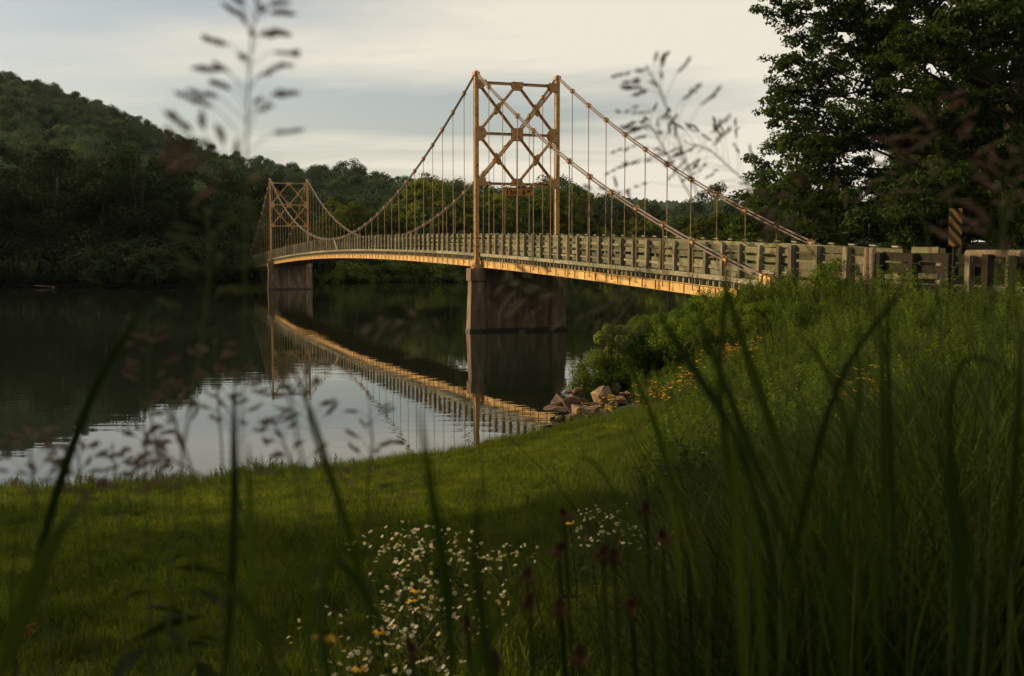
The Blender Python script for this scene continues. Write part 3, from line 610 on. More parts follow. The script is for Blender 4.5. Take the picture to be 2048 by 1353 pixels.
# main cables: two strands each side
def cable_pts(t_, off, a, b_, n_):
    out = []
    for s in np.linspace(a, b_, n_):
        out.append(P(s, t_, cz(s)+off))
    return out
for t_ in (0, WID):
    for off in (-.055, .055):
        off *= 1.25
        mb = MB(); mb.tube(cable_pts(t_, off, -SPAN, 0, 60), .038, 8); obj('main_cable', mb.mesh('main_cable', M['cabled'], True), bridge)
        for pts in (cable_pts(t_, off, -SPAN-31.5, -SPAN, 14), cable_pts(t_, off, 0, 32.4, 16) + [P(35.9, t_, 2.35+off)]):
            mb = MB(); mb.tube(pts, .040, 8); obj('side_cable', mb.mesh('side_cable', M['cable'], True), bridge)
# hangers with clamps
mb = MB(); mb.box((0, 0, 0), (.30, .17, .09)); 
for q in (-.10, .10): mb.box((q, 0, .07), (.06, .15, .09)); mb.box((q, 0, -.07), (.06, .15, .06))
for q in (-.10, .10):
    for yy in (-.09, .09): mb.tube([(q, yy, -.12), (q, yy, .14)], .018, 6)
clamp_me = mb.mesh('clamp', M['steel'])
def hanger(s, t_):
    top, bot = cz(s)-.05, dz(s)-.62
    if top - bot < .5: return
    hh = obj('hanger', None, bridge, P(s, t_, 0), R0)
    sl = math.atan2(cz(s+.4)-cz(s-.4), .8) if abs(s) > .4 else 0
    obj('clamp', clamp_me, hh, (0, 0, cz(s)), (0, -sl, 0))
    mb = MB()
    for q in (-1, 1): mb.tube([(q*.075, 0, top), (q*.022, 0, top-.35), (q*.022, 0, bot)], .014, 5)
    mb.box((0, 0, bot), (.16, .12, .03)); obj('rod', mb.mesh('rod', M['rod']), hh)
for t_ in (0, WID):
    for k in range(1, 39): hanger(-SPAN*k/39, t_)
    for k in range(1, 14):
        if 2.44*k < 32.5: hanger(2.44*k, t_)
        hanger(-SPAN-2.44*k, t_) if k < 13 else None
    # yellow socket clamp at the cable foot
    mb = MB()
    for q in (-.25, .0, .25): mb.box(P(32.0+q, t_, cz(32.0+q)), (.16, .26, .30), MXY)
    for q in (-.2, .2): mb.tube([P(32.0+q, t_-.14, 3.75), P(32.1+q, t_-.14, 3.2)], .03, 6)
    obj('cable_socket', mb.mesh('cable_socket', M['girder']), bridge)
# centre tie rods (V brace at mid span)
for t_ in (0, WID):
    mb = MB()
    for q in (.6, 1.2): mb.tube([P(-46.9, t_, cz(-47)), P(-46.9+q+1.2, t_, dz(-45.5)-.15)], .03, 5)
    obj('tie_rod', mb.mesh('tie_rod', M['rod']), bridge)

# girders, fascia, deck
def strip(name, t0, t1, z0, z1, mt, a, b_, n_, mi=0):
    mb = MB(); ss = np.linspace(a, b_, n_); vs = []
    for s in ss: vs += [tuple(P(s, t0, dz(s)+z0)), tuple(P(s, t1, dz(s)+z0)), tuple(P(s, t1, dz(s)+z1)), tuple(P(s, t0, dz(s)+z1))]
    fs = [(i*4+j, i*4+(j+1) % 4, i*4+4+(j+1) % 4, i*4+4+j) for i in range(n_-1) for j in range(4)] + [(3,2,1,0), tuple(4*(n_-1)+j for j in range(4))]
    mb.add(vs, fs); return mb
GA, GB = -126.0, 29.5
for t0 in (.34, WID-.34):
    mb = strip('', t0-.012, t0+.012, -.83, -.43, None, GA, GB, 70)
    for zz in (-.83, -.45):
        m2 = strip('', t0-.09, t0+.09, zz, zz+.02, None, GA, GB, 70); mb.v += m2.v; mb.f += [[i+mb.n for i in q] for q in m2.f]; mb.m += m2.m; mb.n += m2.n
    for s in np.arange(GA+.3, GB, 1.22): mb.box(P(s, t0-.03*(1 if t0 < 1 else -1), dz(s)-.63), (.02, .05, .36), MXY)
    for s in np.arange(GA+3, GB, 9.76):
        for k in range(5): mb.box(P(s, t0-.055*(1 if t0 < 1 else -1), dz(s)-.77+.07*k), (.20, .03, .03), MXY)
    obj('girder', mb.mesh('girder', M['girder']), bridge)
# floor beams below
for k in range(-51, 13):
    s = k*PAN
    if s < GA+.5 or s > GB: continue
    mb = MB(); mb.box((0, 0, 0), (.16, WID-1.0, .30)); 
    obj('floor_beam', mb.mesh('floor_beam', M['steel']), bridge, P(s, WID/2, dz(s)-.72), R0)
# edge boards (fascia), one by one
for t0 in (.21, WID-.21):
    s = S0
    while s < S1-.4:
        e_ = min(s+4.877, S1-.1); ln = e_-s-.03
        mb = MB(); mb.box((0, 0, 0), (ln, .14, .17)); c_ = (s+e_)/2
        obj('edge_board', mb.mesh('edge_board', M['fascia']), bridge, P(c_, t0, (dz(s)+dz(e_))/2-.085+rng.normal(0, .008)), RZ(c_, 4.8), )
        s = e_
# laminated deck planks: their ends show under the edge boards
mb = MB(); k = 0
s = S0+.1
while s < S1:
    h_ = .25 if k % 2 else .20; ofs_ = rng.uniform(-.03, .03); wd = .065
    mb.box(P(s, WID/2+ofs_, dz(s)-.30), (wd, WID-.52 - (.0 if k % 2 else .16), .24), MXY); s += .235; k += 1
deck = obj('deck_planks', mb.mesh('deck_planks', M['fascia']), bridge); tag(deck, kind='stuff')
mb = strip('', .42, WID-.42, -.33, -.19, None, S0, S1, 90)
obj('deck', mb.mesh('deck', M['darkwood']), bridge)
# railing posts and boards
def wob(mb): return mb
post_mes = []
for q in range(4):
    mb = MB(); mb.box((0, 0, .60), (.135+.014*q, .15, 1.19+.012*q)); me = mb.mesh('post', M['postwood']); post_mes.append(me)
    me.vertices[4].co.z += .015*q; me.vertices[6].co.z -= .01*q
board_mes = []
for q in range(5):
    mb = MB(); n_ = 5
    for k in range(1): pass
    xs_ = np.linspace(-2.43, 2.43, 6); vs = []
    for x in xs_:
        j = rng.normal(0, .006, 2); y0 = rng.normal(0, .006)
        vs += [(x, -.026+y0, -.085+j[0]), (x, .026+y0, -.085+j[0]), (x, .026+y0, .085+j[1]), (x, -.026+y0, .085+j[1])]
    fs = [(i*4+j, i*4+(j+1) % 4, i*4+4+(j+1) % 4, i*4+4+j) for i in range(5) for j in range(4)] + [(3,2,1,0), (20,21,22,23)]
    mb.add(vs, fs); board_mes.append(mb.mesh('rail_board', M['wood']))
for side, (tpst, tbrd) in enumerate(((.22, .34), (WID-.22, WID-.34))):
    k = 0; s = S0+.3
    while s < S1:
        if abs(s) > .32 and abs(s+SPAN) > .32:
            obj('post', post_mes[k % 4], bridge, P(s, tpst+rng.normal(0, .008), dz(s)-.01), (R0.x+rng.normal(0, .018), R0.y+rng.normal(0, .018), R0.z+rng.normal(0, .03)))
        k += 1; s += 1.2193
    s = S0; k = 0
    while s < S1-1:
        e_ = min(s+4.877, S1); c_ = (s+e_)/2; f_ = (e_-s)/4.877
        for r_, zz in enumerate((1.03, .725, .42, .125)):
            obj('rail_board', board_mes[(k+r_*2+side) % 5], bridge, P(c_, tbrd, (dz(s)+dz(e_))/2+zz+rng.normal(0, .01)), RZ(c_, 4.8), (f_, 1, 1))
        s = e_; k += 1
# little drift caps on top board of the far railing (spacer blocks)
mb = MB(); mb.box((0, 0, 0), (.34, .10, .05)); cap_me = mb.mesh('cap_block', M['fascia'])
s = S0+.3
while s < S1:
    if s > -60: obj('cap_block', cap_me, bridge, P(s+.05, WID-.36, dz(s)+1.19), RZ(s))
    s += 1.2193
# end bents on the far bank and abutment of the near bank
for q, (sx, tt) in enumerate(((-124.5, .3), (-121.5, .3), (-124.5, 2.0), (-124.5, 3.6), (-121.5, 4.9))):
    mb = MB(); mb.tube([P(sx-.8*(q < 2), tt-.25, -1.5), P(sx, tt, dz(sx)-.8)], .17, 8); obj('timber_pile', mb.mesh('timber_pile', M['drift'], True), bridge)
mb = MB(); mb.box(P(-124.3, WID/2, dz(-124)-1.0), (.35, WID+.5, .35), MXY); obj('pile_cap', mb.mesh('pile_cap', M['steel']), bridge)
mb = MB(); mb.box(P(33.2, WID/2, 2.35), (1.0, WID+.6, 2.0), MXY); obj('abutment', mb.mesh('abutment', M['concrete']), bridge)

# clearance sign on the near tower
sg = thing('clearance_sign', P(.14, 2.64, 8.42), 'faded yellow clearance board reading 11FT 6IN hanging under the near tower bracing', 'sign')
sg.rotation_euler = (MXY @ Matrix.Rotation(math.pi/2, 3, 'Z')).to_euler()    # local x = NR, local -y = EN
mb = MB(); mb.box((0, 0, 0), (2.06, .03, .54)); obj('board', mb.mesh('board', M['signface']), sg)
mb = MB()
for zz in (-.255, .255): mb.box((0, -.019, zz), (2.06, .008, .03))
for xx in (-1.015, 1.015): mb.box((xx, -.019, 0), (.03, .008, .48))
obj('border', mb.mesh('border', M['black']), sg)
for xx in (-.5, .5):
    mb = MB(); mb.box((xx, .02, .36), (.05, .02, .24)); obj('bracket', mb.mesh('bracket', M['steel']), sg)
for txt, xx, size, zz in (('11', -.83, .46, -.16), ('FT', -.40, .27, -.16), ('6', .24, .46, -.16), ('IN', .55, .22, -.02)):
    fc = bpy.data.curves.new('lettering', 'FONT'); fc.body = txt; fc.size = size; fc.extrude = .003; fc.offset = .012; fc.materials.append(M['black'])
    tmp = bpy.data.objects.new('tmp', fc); me = bpy.data.meshes.new_from_object(tmp); bpy.data.objects.remove(tmp)
    if not me.materials: me.materials.append(M['black'])
    obj('lettering', me, sg, (xx, -.021, zz), (math.pi/2, 0, 0))

# ================================================================== APPROACH: road, railings, marker
mb = MB(); ss = [33.7, 36, 39, 42, 46, 50, 55, 60]; cx = [0, 0, 0, .1, .6, 1.6, 3.4, 5.6]; vs = []
for s, c_ in zip(ss, cx):
    for tt in (.45, WID-.45): p = P(s, tt+c_, 0); p.z = 3.60 + .012*max(0, s-42); vs.append(tuple(p))
mb.add(vs, [(2*i, 2*i+1, 2*i+3, 2*i+2) for i in range(len(ss)-1)])
for i in range(len(ss)): pass
vs2 = []
for s, c_ in zip(ss, cx):
    for tt, z in ((.45, 3.60), (-.1, 3.25), (-.9, 2.4)): p = P(s, tt+c_, z + .012*max(0, s-42)); vs2.append(tuple(p))
    for tt, z in ((WID-.45, 3.60), (WID+.1, 3.25), (WID+1, 2.3)): p = P(s, tt+c_, z + .012*max(0, s-42)); vs2.append(tuple(p))
fs = []
for i in range(len(ss)-1):
    a = i*6; b_ = a+6
    fs += [(a, b_, b_+1, a+1), (a+1, b_+1, b_+2, a+2), (a+3, a+4, b_+4, b_+3), (a+4, a+5, b_+5, b_+4)]
mb.add(vs2, fs, 1)
tag(obj('approach_road', mb.mesh('approach_road', [M['asphalt'], M['soil']])), 'worn asphalt approach road leading off the bridge', kind='structure')

def fence(name, label, s_list, t_, ztop, rows, bh, cxf=None, post=(.2, .2), depth=1.9, mpost='postwood', group=None, mb_='wood'):
    cxf = cxf or (lambda s: 0)
    a = P(s_list[0], t_+cxf(s_list[0]), 0); a.z = 3.3
    f = thing(name, a, label, 'railing', group)
    for i, s in enumerate(s_list):
        z = ztop(s); mb = MB(); mb.box(-a+P(s, t_+cxf(s), z-depth/2), (post[0], post[1], depth), MXY); obj('post', mb.mesh('post', M[mpost]), f)
    for i in range(len(s_list)-1):
        s, e_ = s_list[i], s_list[i+1]
        for r_ in rows:
            mb = MB(); o_ = -.13 if t_ > 2 else .13
            mb.beam(-a+P(s-.05, t_+cxf(s)+o_, ztop(s)-r_+rng.normal(0, .018)), -a+P(e_+.05, t_+cxf(e_)+o_, ztop(e_)-r_+rng.normal(0, .022)), .05, bh*rng.uniform(.88, 1.04)); obj('rail_board', mb.mesh('rail_board', M[mb_]), f)
    return f
fence('approach_railing', 'weathered plank railing continuing from the bridge end, overgrown by a vine', [33.1, 34.5, 36.0, 37.1], .2, lambda s: 4.86-.03*(s-33), (.10, .36, .64, .92, 1.22), .23, mb_='oldboard')
fence('approach_railing', 'plank railing along the far side of the road past the bridge end', [33.2, 34.4], WID-.2, lambda s: 4.80-.03*(s-33), (.10, .38, .66, .94), .2, mb_='oldboard')
cxf = lambda s: .1+max(0, s-38)*.02
fence('roadside_railing', 'low timber railing darkened as if in shade, right of the pale weathered posts', [37.6, 39.0, 40.4, 41.8], .15, lambda s: 4.58-.01*(s-37), (.12, .42, .95), .24, mpost='shadewood', mb_='shadewood')  # no tree shades this railing; the shade is in its timber colour
# pair of tall pale posts
for q, (s_, lab) in enumerate(((37.15, 'tall leaning weathered post at the end of the plank railing, left of a pair'), (37.42, 'tall pale weathered post at the end of the plank railing, right of a pair'))):
    p = P(s_, .02, 0); p.z = h1(p.x, p.y)-.5; zt = 4.74
    mb = MB(); mb.tube([(0, 0, 0), (.02, 0, (zt-p.z)*.5), (.05*(1-q), .01, zt-p.z)], [.13, .12, .11] if q == 0 else [.10, .10, .095], 9)
    tag(obj('weathered_post', mb.mesh('weathered_post', M['drift'], True), None, p), lab, 'post', 'pair of tall weathered posts')
# log-like rail right with guardrail behind
s_list = [41.2, 42.6, 44.0, 45.5]
a = P(41.2, .2, 3.3); lr = thing('log_railing', a, 'sunlit rough log rail on square posts at the right edge', 'railing')
mb = MB(); mb.tube([-a+P(s, .3+.02*(s-41), 4.55-.01*(s-41)) for s in (40.9, 42, 43.5, 45, 46.5)], [.10, .11, .10, .11, .10], 8); obj('rail', mb.mesh('rail', M['drift'], True), lr)
for s in s_list: mb = MB(); mb.box(-a+P(s, .12, 3.75), (.18, .18, 1.5), MXY); obj('post', mb.mesh('post', M['postwood']), lr)
a = P(34, WID+.4, 3.3); gr = thing('guardrail', a, 'corrugated grey metal guardrail beyond the road behind the log rail', 'guardrail')
prof = [(-.02,-.155),(.05,-.12),(.05,-.06),(-.02,0),(.05,.06),(.05,.12),(-.02,.155)]
mb = MB(); vs = []; sl_ = list(np.linspace(41, 52, 8))
for s in sl_:
    for (d_, z_) in prof: vs.append(tuple(-a+P(s, WID+.35-d_+max(0, s-42)*.16, 4.22+z_+.012*(s-41))))
fs = [(i*7+j, i*7+j+1, i*7+8+j, i*7+7+j) for i in range(7) for j in range(6)]
mb.add(vs, fs); obj('beam', mb.mesh('beam', M['galv']), gr)
for s in sl_[::2]: mb = MB(); mb.box(-a+P(s, WID+.48+max(0, s-42)*.16, 3.75), (.15, .15, 1.2), MXY); obj('post', mb.mesh('post', M['postwood']), gr)

# striped object marker
mp_ = at(1911, 455, 27.5); a = Vector((mp_.x, mp_.y, h1(mp_.x, mp_.y)))
om = thing('hazard_marker', a, 'narrow hazard marker with diagonal black and yellow stripes under the great tree', 'sign')
om.rotation_euler = (0, 0, R(8))
zc_ = mp_.z-a.z; W_, H_ = .33, .92
mb = MB(); mb.box((0, .012, zc_), (W_, .02, H_)); obj('panel', mb.mesh('panel', M['black']), om)
mb = MB()
for k in range(-2, 5):
    z0 = -H_/2 + k*.27 - .02; poly = [(-W_/2, z0+.36), (W_/2, z0+.02), (W_/2, z0+.15), (-W_/2, z0+.49)]
    # clip to the panel
    def clip(pl, lim, sign):
        out = []
        for i in range(len(pl)):
            p, q = pl[i], pl[(i+1) % len(pl)]; a_, b_ = sign*(lim-p[1]), sign*(lim-q[1])
            if a_ >= 0: out.append(p)
            if a_*b_ < 0: tt = a_/(a_-b_); out.append((p[0]+(q[0]-p[0])*tt, lim))
        return out
    pl = clip(clip(poly, H_/2, 1), -H_/2, -1)
    if len(pl) > 2: mb.prism(pl, (0, -.002, zc_), (1, 0, 0), (0, 0, 1), (0, .004, 0))
obj('stripes', mb.mesh('stripes', M['stripe']), om)
mb = MB(); mb.box((0, .045, (zc_+.3)/2-.2), (.05, .04, zc_+.7)); obj('post', mb.mesh('post', M['shadewood']), om)
# far landing: rails beyond the far bridge end
fence('far_railing', 'small timber railing beyond the far end of the bridge', [-139, -136, -133, -130, -127.5], .1, lambda s: 4.3+.01*s*0-.0, (.15, .6), .25, depth=2.2)

# ================================================================== BANK COVER
# lawn tufts
def tuft(seed, nb, rad, h0, h1_, wd, m, droop=.5, seg=2, name='tuft'):
    rg = np.random.default_rng(seed); V = []; F = []; n_ = 0
    for _ in range(nb):
        a = rg.uniform(0, 6.283); r = rad*math.sqrt(rg.random()); x, y = r*math.cos(a), r*math.sin(a)
        h = rg.uniform(h0, h1_); d = rg.uniform(0, 6.283); ln = rg.uniform(.1, droop)*h; w_ = wd*rg.uniform(.7, 1.3)
        sx, sy = math.sin(d)*w_/2, -math.cos(d)*w_/2; dx, dy = math.cos(d), math.sin(d)
        for k in range(seg):
            u0 = k/seg; 
            c = (x+dx*ln*u0**2, y+dy*ln*u0**2, h*(u0 - .18*u0**3*droop)); ww = 1-u0*.65
            V += [(c[0]-sx*ww, c[1]-sy*ww, c[2]), (c[0]+sx*ww, c[1]+sy*ww, c[2])]
        V.append((x+dx*ln, y+dy*ln, h*(1-.18*droop))); V.append((x+dx*ln+sx*.1, y+dy*ln+sy*.1, h*(1-.18*droop)))
        for k in range(seg): q = n_+2*k; F.append((q, q+1, q+3, q+2))
        n_ += 2*seg+2
    return quads_mesh(name, np.array(V), np.array(F), m)
lawn_t = [tuft(60+i, 90, .15, .022, .060, .0042, M['lawn'], .9) for i in range(4)]
rough_t = [tuft(70+i, 70, .16, .12, .30, .006, M['lawn'] if i % 2 else M['tallb'], .8, 3) for i in range(4)]
tall_t = [tuft(80+i, 95, .22, .45, 1.15, .0062, M['tall'] if i % 3 else M['tallb'], .8, 6) for i in range(5)]
def weed(seed, h, n_st, nl, ls, m, spread=.22):
    """leafy upright herb: several stems with leaves"""
    rg = np.random.default_rng(seed); C = []; Nn = []; mb = MB()
    for _ in range(n_st):
        a = rg.uniform(0, 6.283); l_ = rg.uniform(.3, 1)*spread*h; hh = h*rg.uniform(.6, 1); b0 = rg.normal(0, .04, 2)
        tip = np.array([b0[0]+math.cos(a)*l_, b0[1]+math.sin(a)*l_, hh])
        mb.tube([(b0[0], b0[1], 0), tuple(tip*np.array([.5, .5, .55])+np.array([b0[0]*.5, b0[1]*.5, 0])), tuple(tip)], [.006, .005, .002], 3, cap=False)
        for i in range(nl):
            u = .18+.82*(i+rg.random())/nl; p = np.array([b0[0], b0[1], 0])*(1-u)+tip*u; ph = rg.uniform(0, 6.283)
            o = np.array([math.cos(ph), math.sin(ph), .25]); C.append(p+o*ls*.5); Nn.append(np.array([-o[0]*.5, -o[1]*.5, 1])+rg.normal(0, .3, 3))
    V, F = leaf_cloud(np.array(C), np.array(Nn), ls, .42, rg=rg)
    tv = np.concatenate(mb.v); tf = np.array(mb.f)+len(V)
    return quads_mesh('weed', np.concatenate([V, tv]), np.concatenate([F, tf]), [m, M['stem']], np.r_[np.zeros(len(F)), np.ones(len(tf))])
weeds = [weed(100, .55, 7, 16, .06, M['L_weed']), weed(101, .75, 7, 20, .065, M['L_weed']), weed(102, .45, 9, 14, .05, M['L_shrub']), weed(103, .9, 6, 24, .07, M['L_shrub']), weed(104, .35, 9, 12, .045, M['lawn'])]

def inview(x, y, mu=90):
    u = 1024+FPX*x/np.maximum(y, .1); return (u > -mu) & (u < 2048+mu) & (y > .5)
# brush edge: the mown lawn lies left of this line (x as a function of y)
def edge_x(y): return np.interp(y, [0, 3, 6, 10, 14, 18, 22, 26, 29, 31, 40, 60], [.2, .3, .55, 1.0, 1.6, 2.4, 3.2, 3.4, 3.2, 1.9, 2.9, 6.5])
def pick(n, x0, x1, y0, y1, f):
    x = rng.uniform(x0, x1, n); y = rng.uniform(y0, y1, n); z = hgt(x, y); k = f(x, y, z) & inview(x, y); return np.c_[x, y, z][k]
# lawn
norock = lambda x, y: ~((x > .9) & (x < 3.5) & (y > 29.0) & (y < 33.6))
p = pick(56000, -11, 8, 3.5, 31, lambda x, y, z: (z > .08+.05*np.sin(x*5.1)*np.sin(y*6.3+x*2)) & (x < edge_x(y)+1.0) & norock(x, y))
scatter('lawn_grass', p, lawn_t, 'short mown grass sloping down to the water', 'grass', scl=(.8, 1.5), tilt=.2)
p = pick(9000, -11, 5, 3, 31, lambda x, y, z: (z > -.02) & (z < .33) & (x < edge_x(y)))
q = pick(16000, 0, 12, 3, 40, lambda x, y, z: (z > .1) & (x > edge_x(y)-.9) & norock(x, y))
q3 = pick(4200, -11, 4, 6, 27, lambda x, y, z: (z > .1) & (x < edge_x(y)) & (np.sin(x*1.3+2)*np.sin(y*1.1)+rng.normal(0, .4, len(x)) > .35))
scatter('lawn_weeds', q3, [weeds[4], weeds[2]], 'small low weeds scattered through the mown grass', 'weeds', scl=(.14, .42), tilt=.3)
q2 = pick(420, -8, 3, 3, 20, lambda x, y, z: (z > .1))
scatter('rough_grass', np.concatenate([p, q, q2]), rough_t, 'longer rough grass along the waterline and bank', 'grass', scl=(.6, 1.2), tilt=.25)
# weeds on the slope
q = pick(24000, 0, 16, 8, 62, lambda x, y, z: (z > .15) & (x > edge_x(y)+.25) & (rng.random(len(x)) < .6))
kk = np.array([(P_[0]-T1.x)*EN.x+(P_[1]-T1.y)*EN.y for P_ in q]); tt_ = np.array([(P_[0]-T1.x)*NR.x+(P_[1]-T1.y)*NR.y for P_ in q])
q = q[~((kk > 31.5) & (tt_ > -.1) & (tt_ < WID+.3))]; q = q[~((q[:, 0] > 1.2) & (q[:, 0] < 3.5) & (q[:, 1] > 29.3) & (q[:, 1] < 33.3) & (q[:, 2] < .8))]
scatter('bank_weeds', q, weeds, 'dense leafy weeds covering the bank below the bridge', 'weeds', scl=(.55, 1.05), tilt=.2)
print('weeds', len(q))
# tall grass on the right, towards the camera and up to the road
q = pick(5200, .3, 16, 1.9, 30, lambda x, y, z: (x > edge_x(y)+.55+.06*y) & (rng.random(len(x)) < np.where(y < 6, 1, .55)))
q = np.concatenate([q, pick(2600, .3, 3.5, 2.1, 6.3, lambda x, y, z: (x > .28+.10*y) & (rng.random(len(x)) < .75))])
kk = (q[:, 0]-T1.x)*EN.x+(q[:, 1]-T1.y)*EN.y; tt_ = (q[:, 0]-T1.x)*NR.x+(q[:, 1]-T1.y)*NR.y
q = q[~((kk > 31.5) & (tt_ > -.2))]
uq = 1024+FPX*q[:, 0]/q[:, 1]
vt = np.interp(uq, [1000, 1200, 1400, 1600, 1800, 2048], [1300, 1160, 980, 860, 770, 620]) + rng.uniform(-70, 330, len(q))
s_ = (CAMH-(vt-516)/FPX*q[:, 1]-q[:, 2])/1.12
nr_ = (q[:, 1] < 6.5) | ((q[:, 1] < 9.5) & (uq > 1620))
s_ = np.where(nr_, s_, rng.uniform(.3, .62, len(q))); ok = (s_ > .2) & (nr_ | (uq > 1720) | (rng.random(len(q)) < .12)); q, s_ = q[ok], np.minimum(s_[ok], 1.35)
scatter('tall_grass', q, tall_t, 'dark tall grass crowding the right foreground', 'grass', scales=s_, tilt=.14)
print('tall', len(q))
# weeds rank along the foot of the railings
sx_ = rng.uniform(28, 48, 760); tx_ = rng.uniform(-1.8, -.12, 760); pp = np.array([tuple(P(a_, b_, 0)) for a_, b_ in zip(sx_, tx_)]); pp[:, 2] = hgt(pp[:, 0], pp[:, 1]) - .05
scatter('railing_weeds', pp, weeds+rough_t, 'rank weeds along the foot of the railings', 'weeds', scl=(.75, 1.7), tilt=.22)
# waterline weeds, left
q = pick(900, -10.5, -3, 19, 24, lambda x, y, z: (z > -.03) & (z < .25))
scatter('shore_weeds', q[:170], weeds[:3]+rough_t[:1], 'small weeds fringing the waterline at left', 'weeds', scl=(.35, .75), tilt=.25)

# individual shrubs on the bank
def shrub(seed, h, rx, nl, ls, m, k=14):
    rg = np.random.default_rng(seed); cl, rad = clumps(k, rx, h*.52, h*.5, rg, r0=.22, r1=.42, bottom=-.8)
    V, F = crown(cl, rad, nl, ls, rg, inner=.5, up=.5, aspect=.5)
    mb = MB()
    for j in range(0, k, 1): mb.tube([(0, 0, -.1), tuple(cl[j]*np.array([.5, .5, .45])), tuple(cl[j])], [.02, .014, .005], 4, cap=False)
    return quads_mesh('foliage', V, F, m), mb.mesh('stem', M['bark'])
sh = [shrub(200, 1.7, 1.25, 9000, .085, M['L_shrub'], 22), shrub(201, 1.3, 1.0, 7000, .075, M['L_shrub'], 18), shrub(202, 2.2, .55, 3600, .10, M['L_light'], 13), shrub(203, 1.1, 1.1, 6000, .065, M['L_weed'], 18)]
def put_shrub(u, v, i, s, lab, Y=None, dzz=0):
    p = hit(u, v) if Y is None else at(u, v, Y)
    if Y is not None: p.z = max(h1(p.x, p.y), 0)-.05
    t_ = thing('shrub', p, lab, 'shrub', 'leafy shrubs on the near bank', rng.uniform(0, 6.28)); t_.scale = (s,)*3
    obj('foliage', sh[i][0], t_); obj('stem', sh[i][1], t_); return t_
put_shrub(1195, 740, 0, .80, 'bushy green shrub right behind the rock pile at the water', Y=33.5)
put_shrub(1226, 740, 2, 1.12, 'tall pale yellow-green sapling shoot rising above the shrubs by the water', Y=33.3)
put_shrub(1250, 740, 0, .95, 'dense green shrub right of the pale sapling shoot', Y=33.8)
put_shrub(1310, 740, 0, 1.0, 'rounded green shrub in the middle of the bank slope', Y=34)
put_shrub(1290, 640, 1, 1.1, 'green shrub on the crest left of the bridge end', Y=37)
put_shrub(1340, 620, 3, 1.2, 'leafy shrub under the outer end of the yellow girder', Y=36.5)
put_shrub(1400, 620, 1, 1.05, 'green shrub below the end of the yellow girder', Y=36)
put_shrub(1450, 620, 3, 1.1, 'low shrub under the foot of the near cable', Y=35)
put_shrub(1370, 700, 0, .85, 'broad shrub halfway up the bank slope', Y=33)
put_shrub(1440, 690, 3, 1.0, 'low leafy shrub on the upper bank slope', Y=32)
put_shrub(1510, 650, 1, .8, 'shrub near the top of the bank below the plank railing', Y=32.5)
put_shrub(1255, 660, 0, .75, 'darker shrub overhanging the water beyond the sapling', Y=39)
put_shrub(1300, 640, 0, .9, 'shrub at the water edge under the side span', Y=42)
put_shrub(1600, 640, 3, .8, 'small shrub in front of the plank railing', Y=31)
put_shrub(1168, 770, 1, .48, 'small upright leafy shoot at the waterline left of the shrubs', Y=32.8)
# vine over the railing
vp = P(35.9, -.25, 0); vp.z = h1(vp.x, vp.y)-.1
rg = np.random.default_rng(300); cl = np.c_[rg.normal(0, .35, 26), rg.normal(0, .25, 26), rg.uniform(.1, 1.55, 26)]; cl[:, 0] *= (1.9-cl[:, 2])
cl = np.c_[cl[:, 0]*EN.x+cl[:, 1]*NR.x, cl[:, 0]*EN.y+cl[:, 1]*NR.y, cl[:, 2]]
V, F = crown(cl, rg.uniform(.18, .34, 26), 4200, .085, rg, up=.2)
vn = thing('climbing_vine', vp, 'dark leafy vine climbing over the plank railing left of the pale posts', 'vine')
obj('foliage', quads_mesh('foliage', V, F, M['L_weed']), vn)
mb = MB(); 
for j in range(6): mb.tube([(0, 0, 0), tuple(cl[j]*.5), tuple(cl[j])], .012, 4)
obj('stem', mb.mesh('stem', M['bark']), vn)

# ================================================================== ROCKS
def rock_mesh(seed, sx, sy, sz):
    rg = np.random.default_rng(seed); import bmesh
    bm = bmesh.new(); 
    for _ in range(14):
        d = rg.normal(size=3); d /= np.linalg.norm(d)
        d = np.sign(d)*np.abs(d)**.6; d /= np.abs(d).max()**.7
        bm.verts.new(d*np.array([sx, sy, sz])*rg.uniform(.7, 1.0)/2)
    r_ = bmesh.ops.convex_hull(bm, input=bm.verts); 
    bmesh.ops.delete(bm, geom=[g for g in r_['geom_interior'] if isinstance(g, bmesh.types.BMVert)], context='VERTS')
    bmesh.ops.bevel(bm, geom=list(bm.edges), offset=.012*sx, segments=1, affect='EDGES')
    bmesh.ops.triangulate(bm, faces=bm.faces); bmesh.ops.subdivide_edges(bm, edges=list(bm.edges), cuts=1)
    for v in bm.verts:
        nn = mnoise.noise(Vector(v.co)*4/sx + Vector((seed, 0, 0))); v.co += v.co.normalized()*nn*.09*sx
    me = bpy.data.meshes.new('rock'); bm.to_mesh(me); bm.free(); me.materials.append(M['rock']); return me
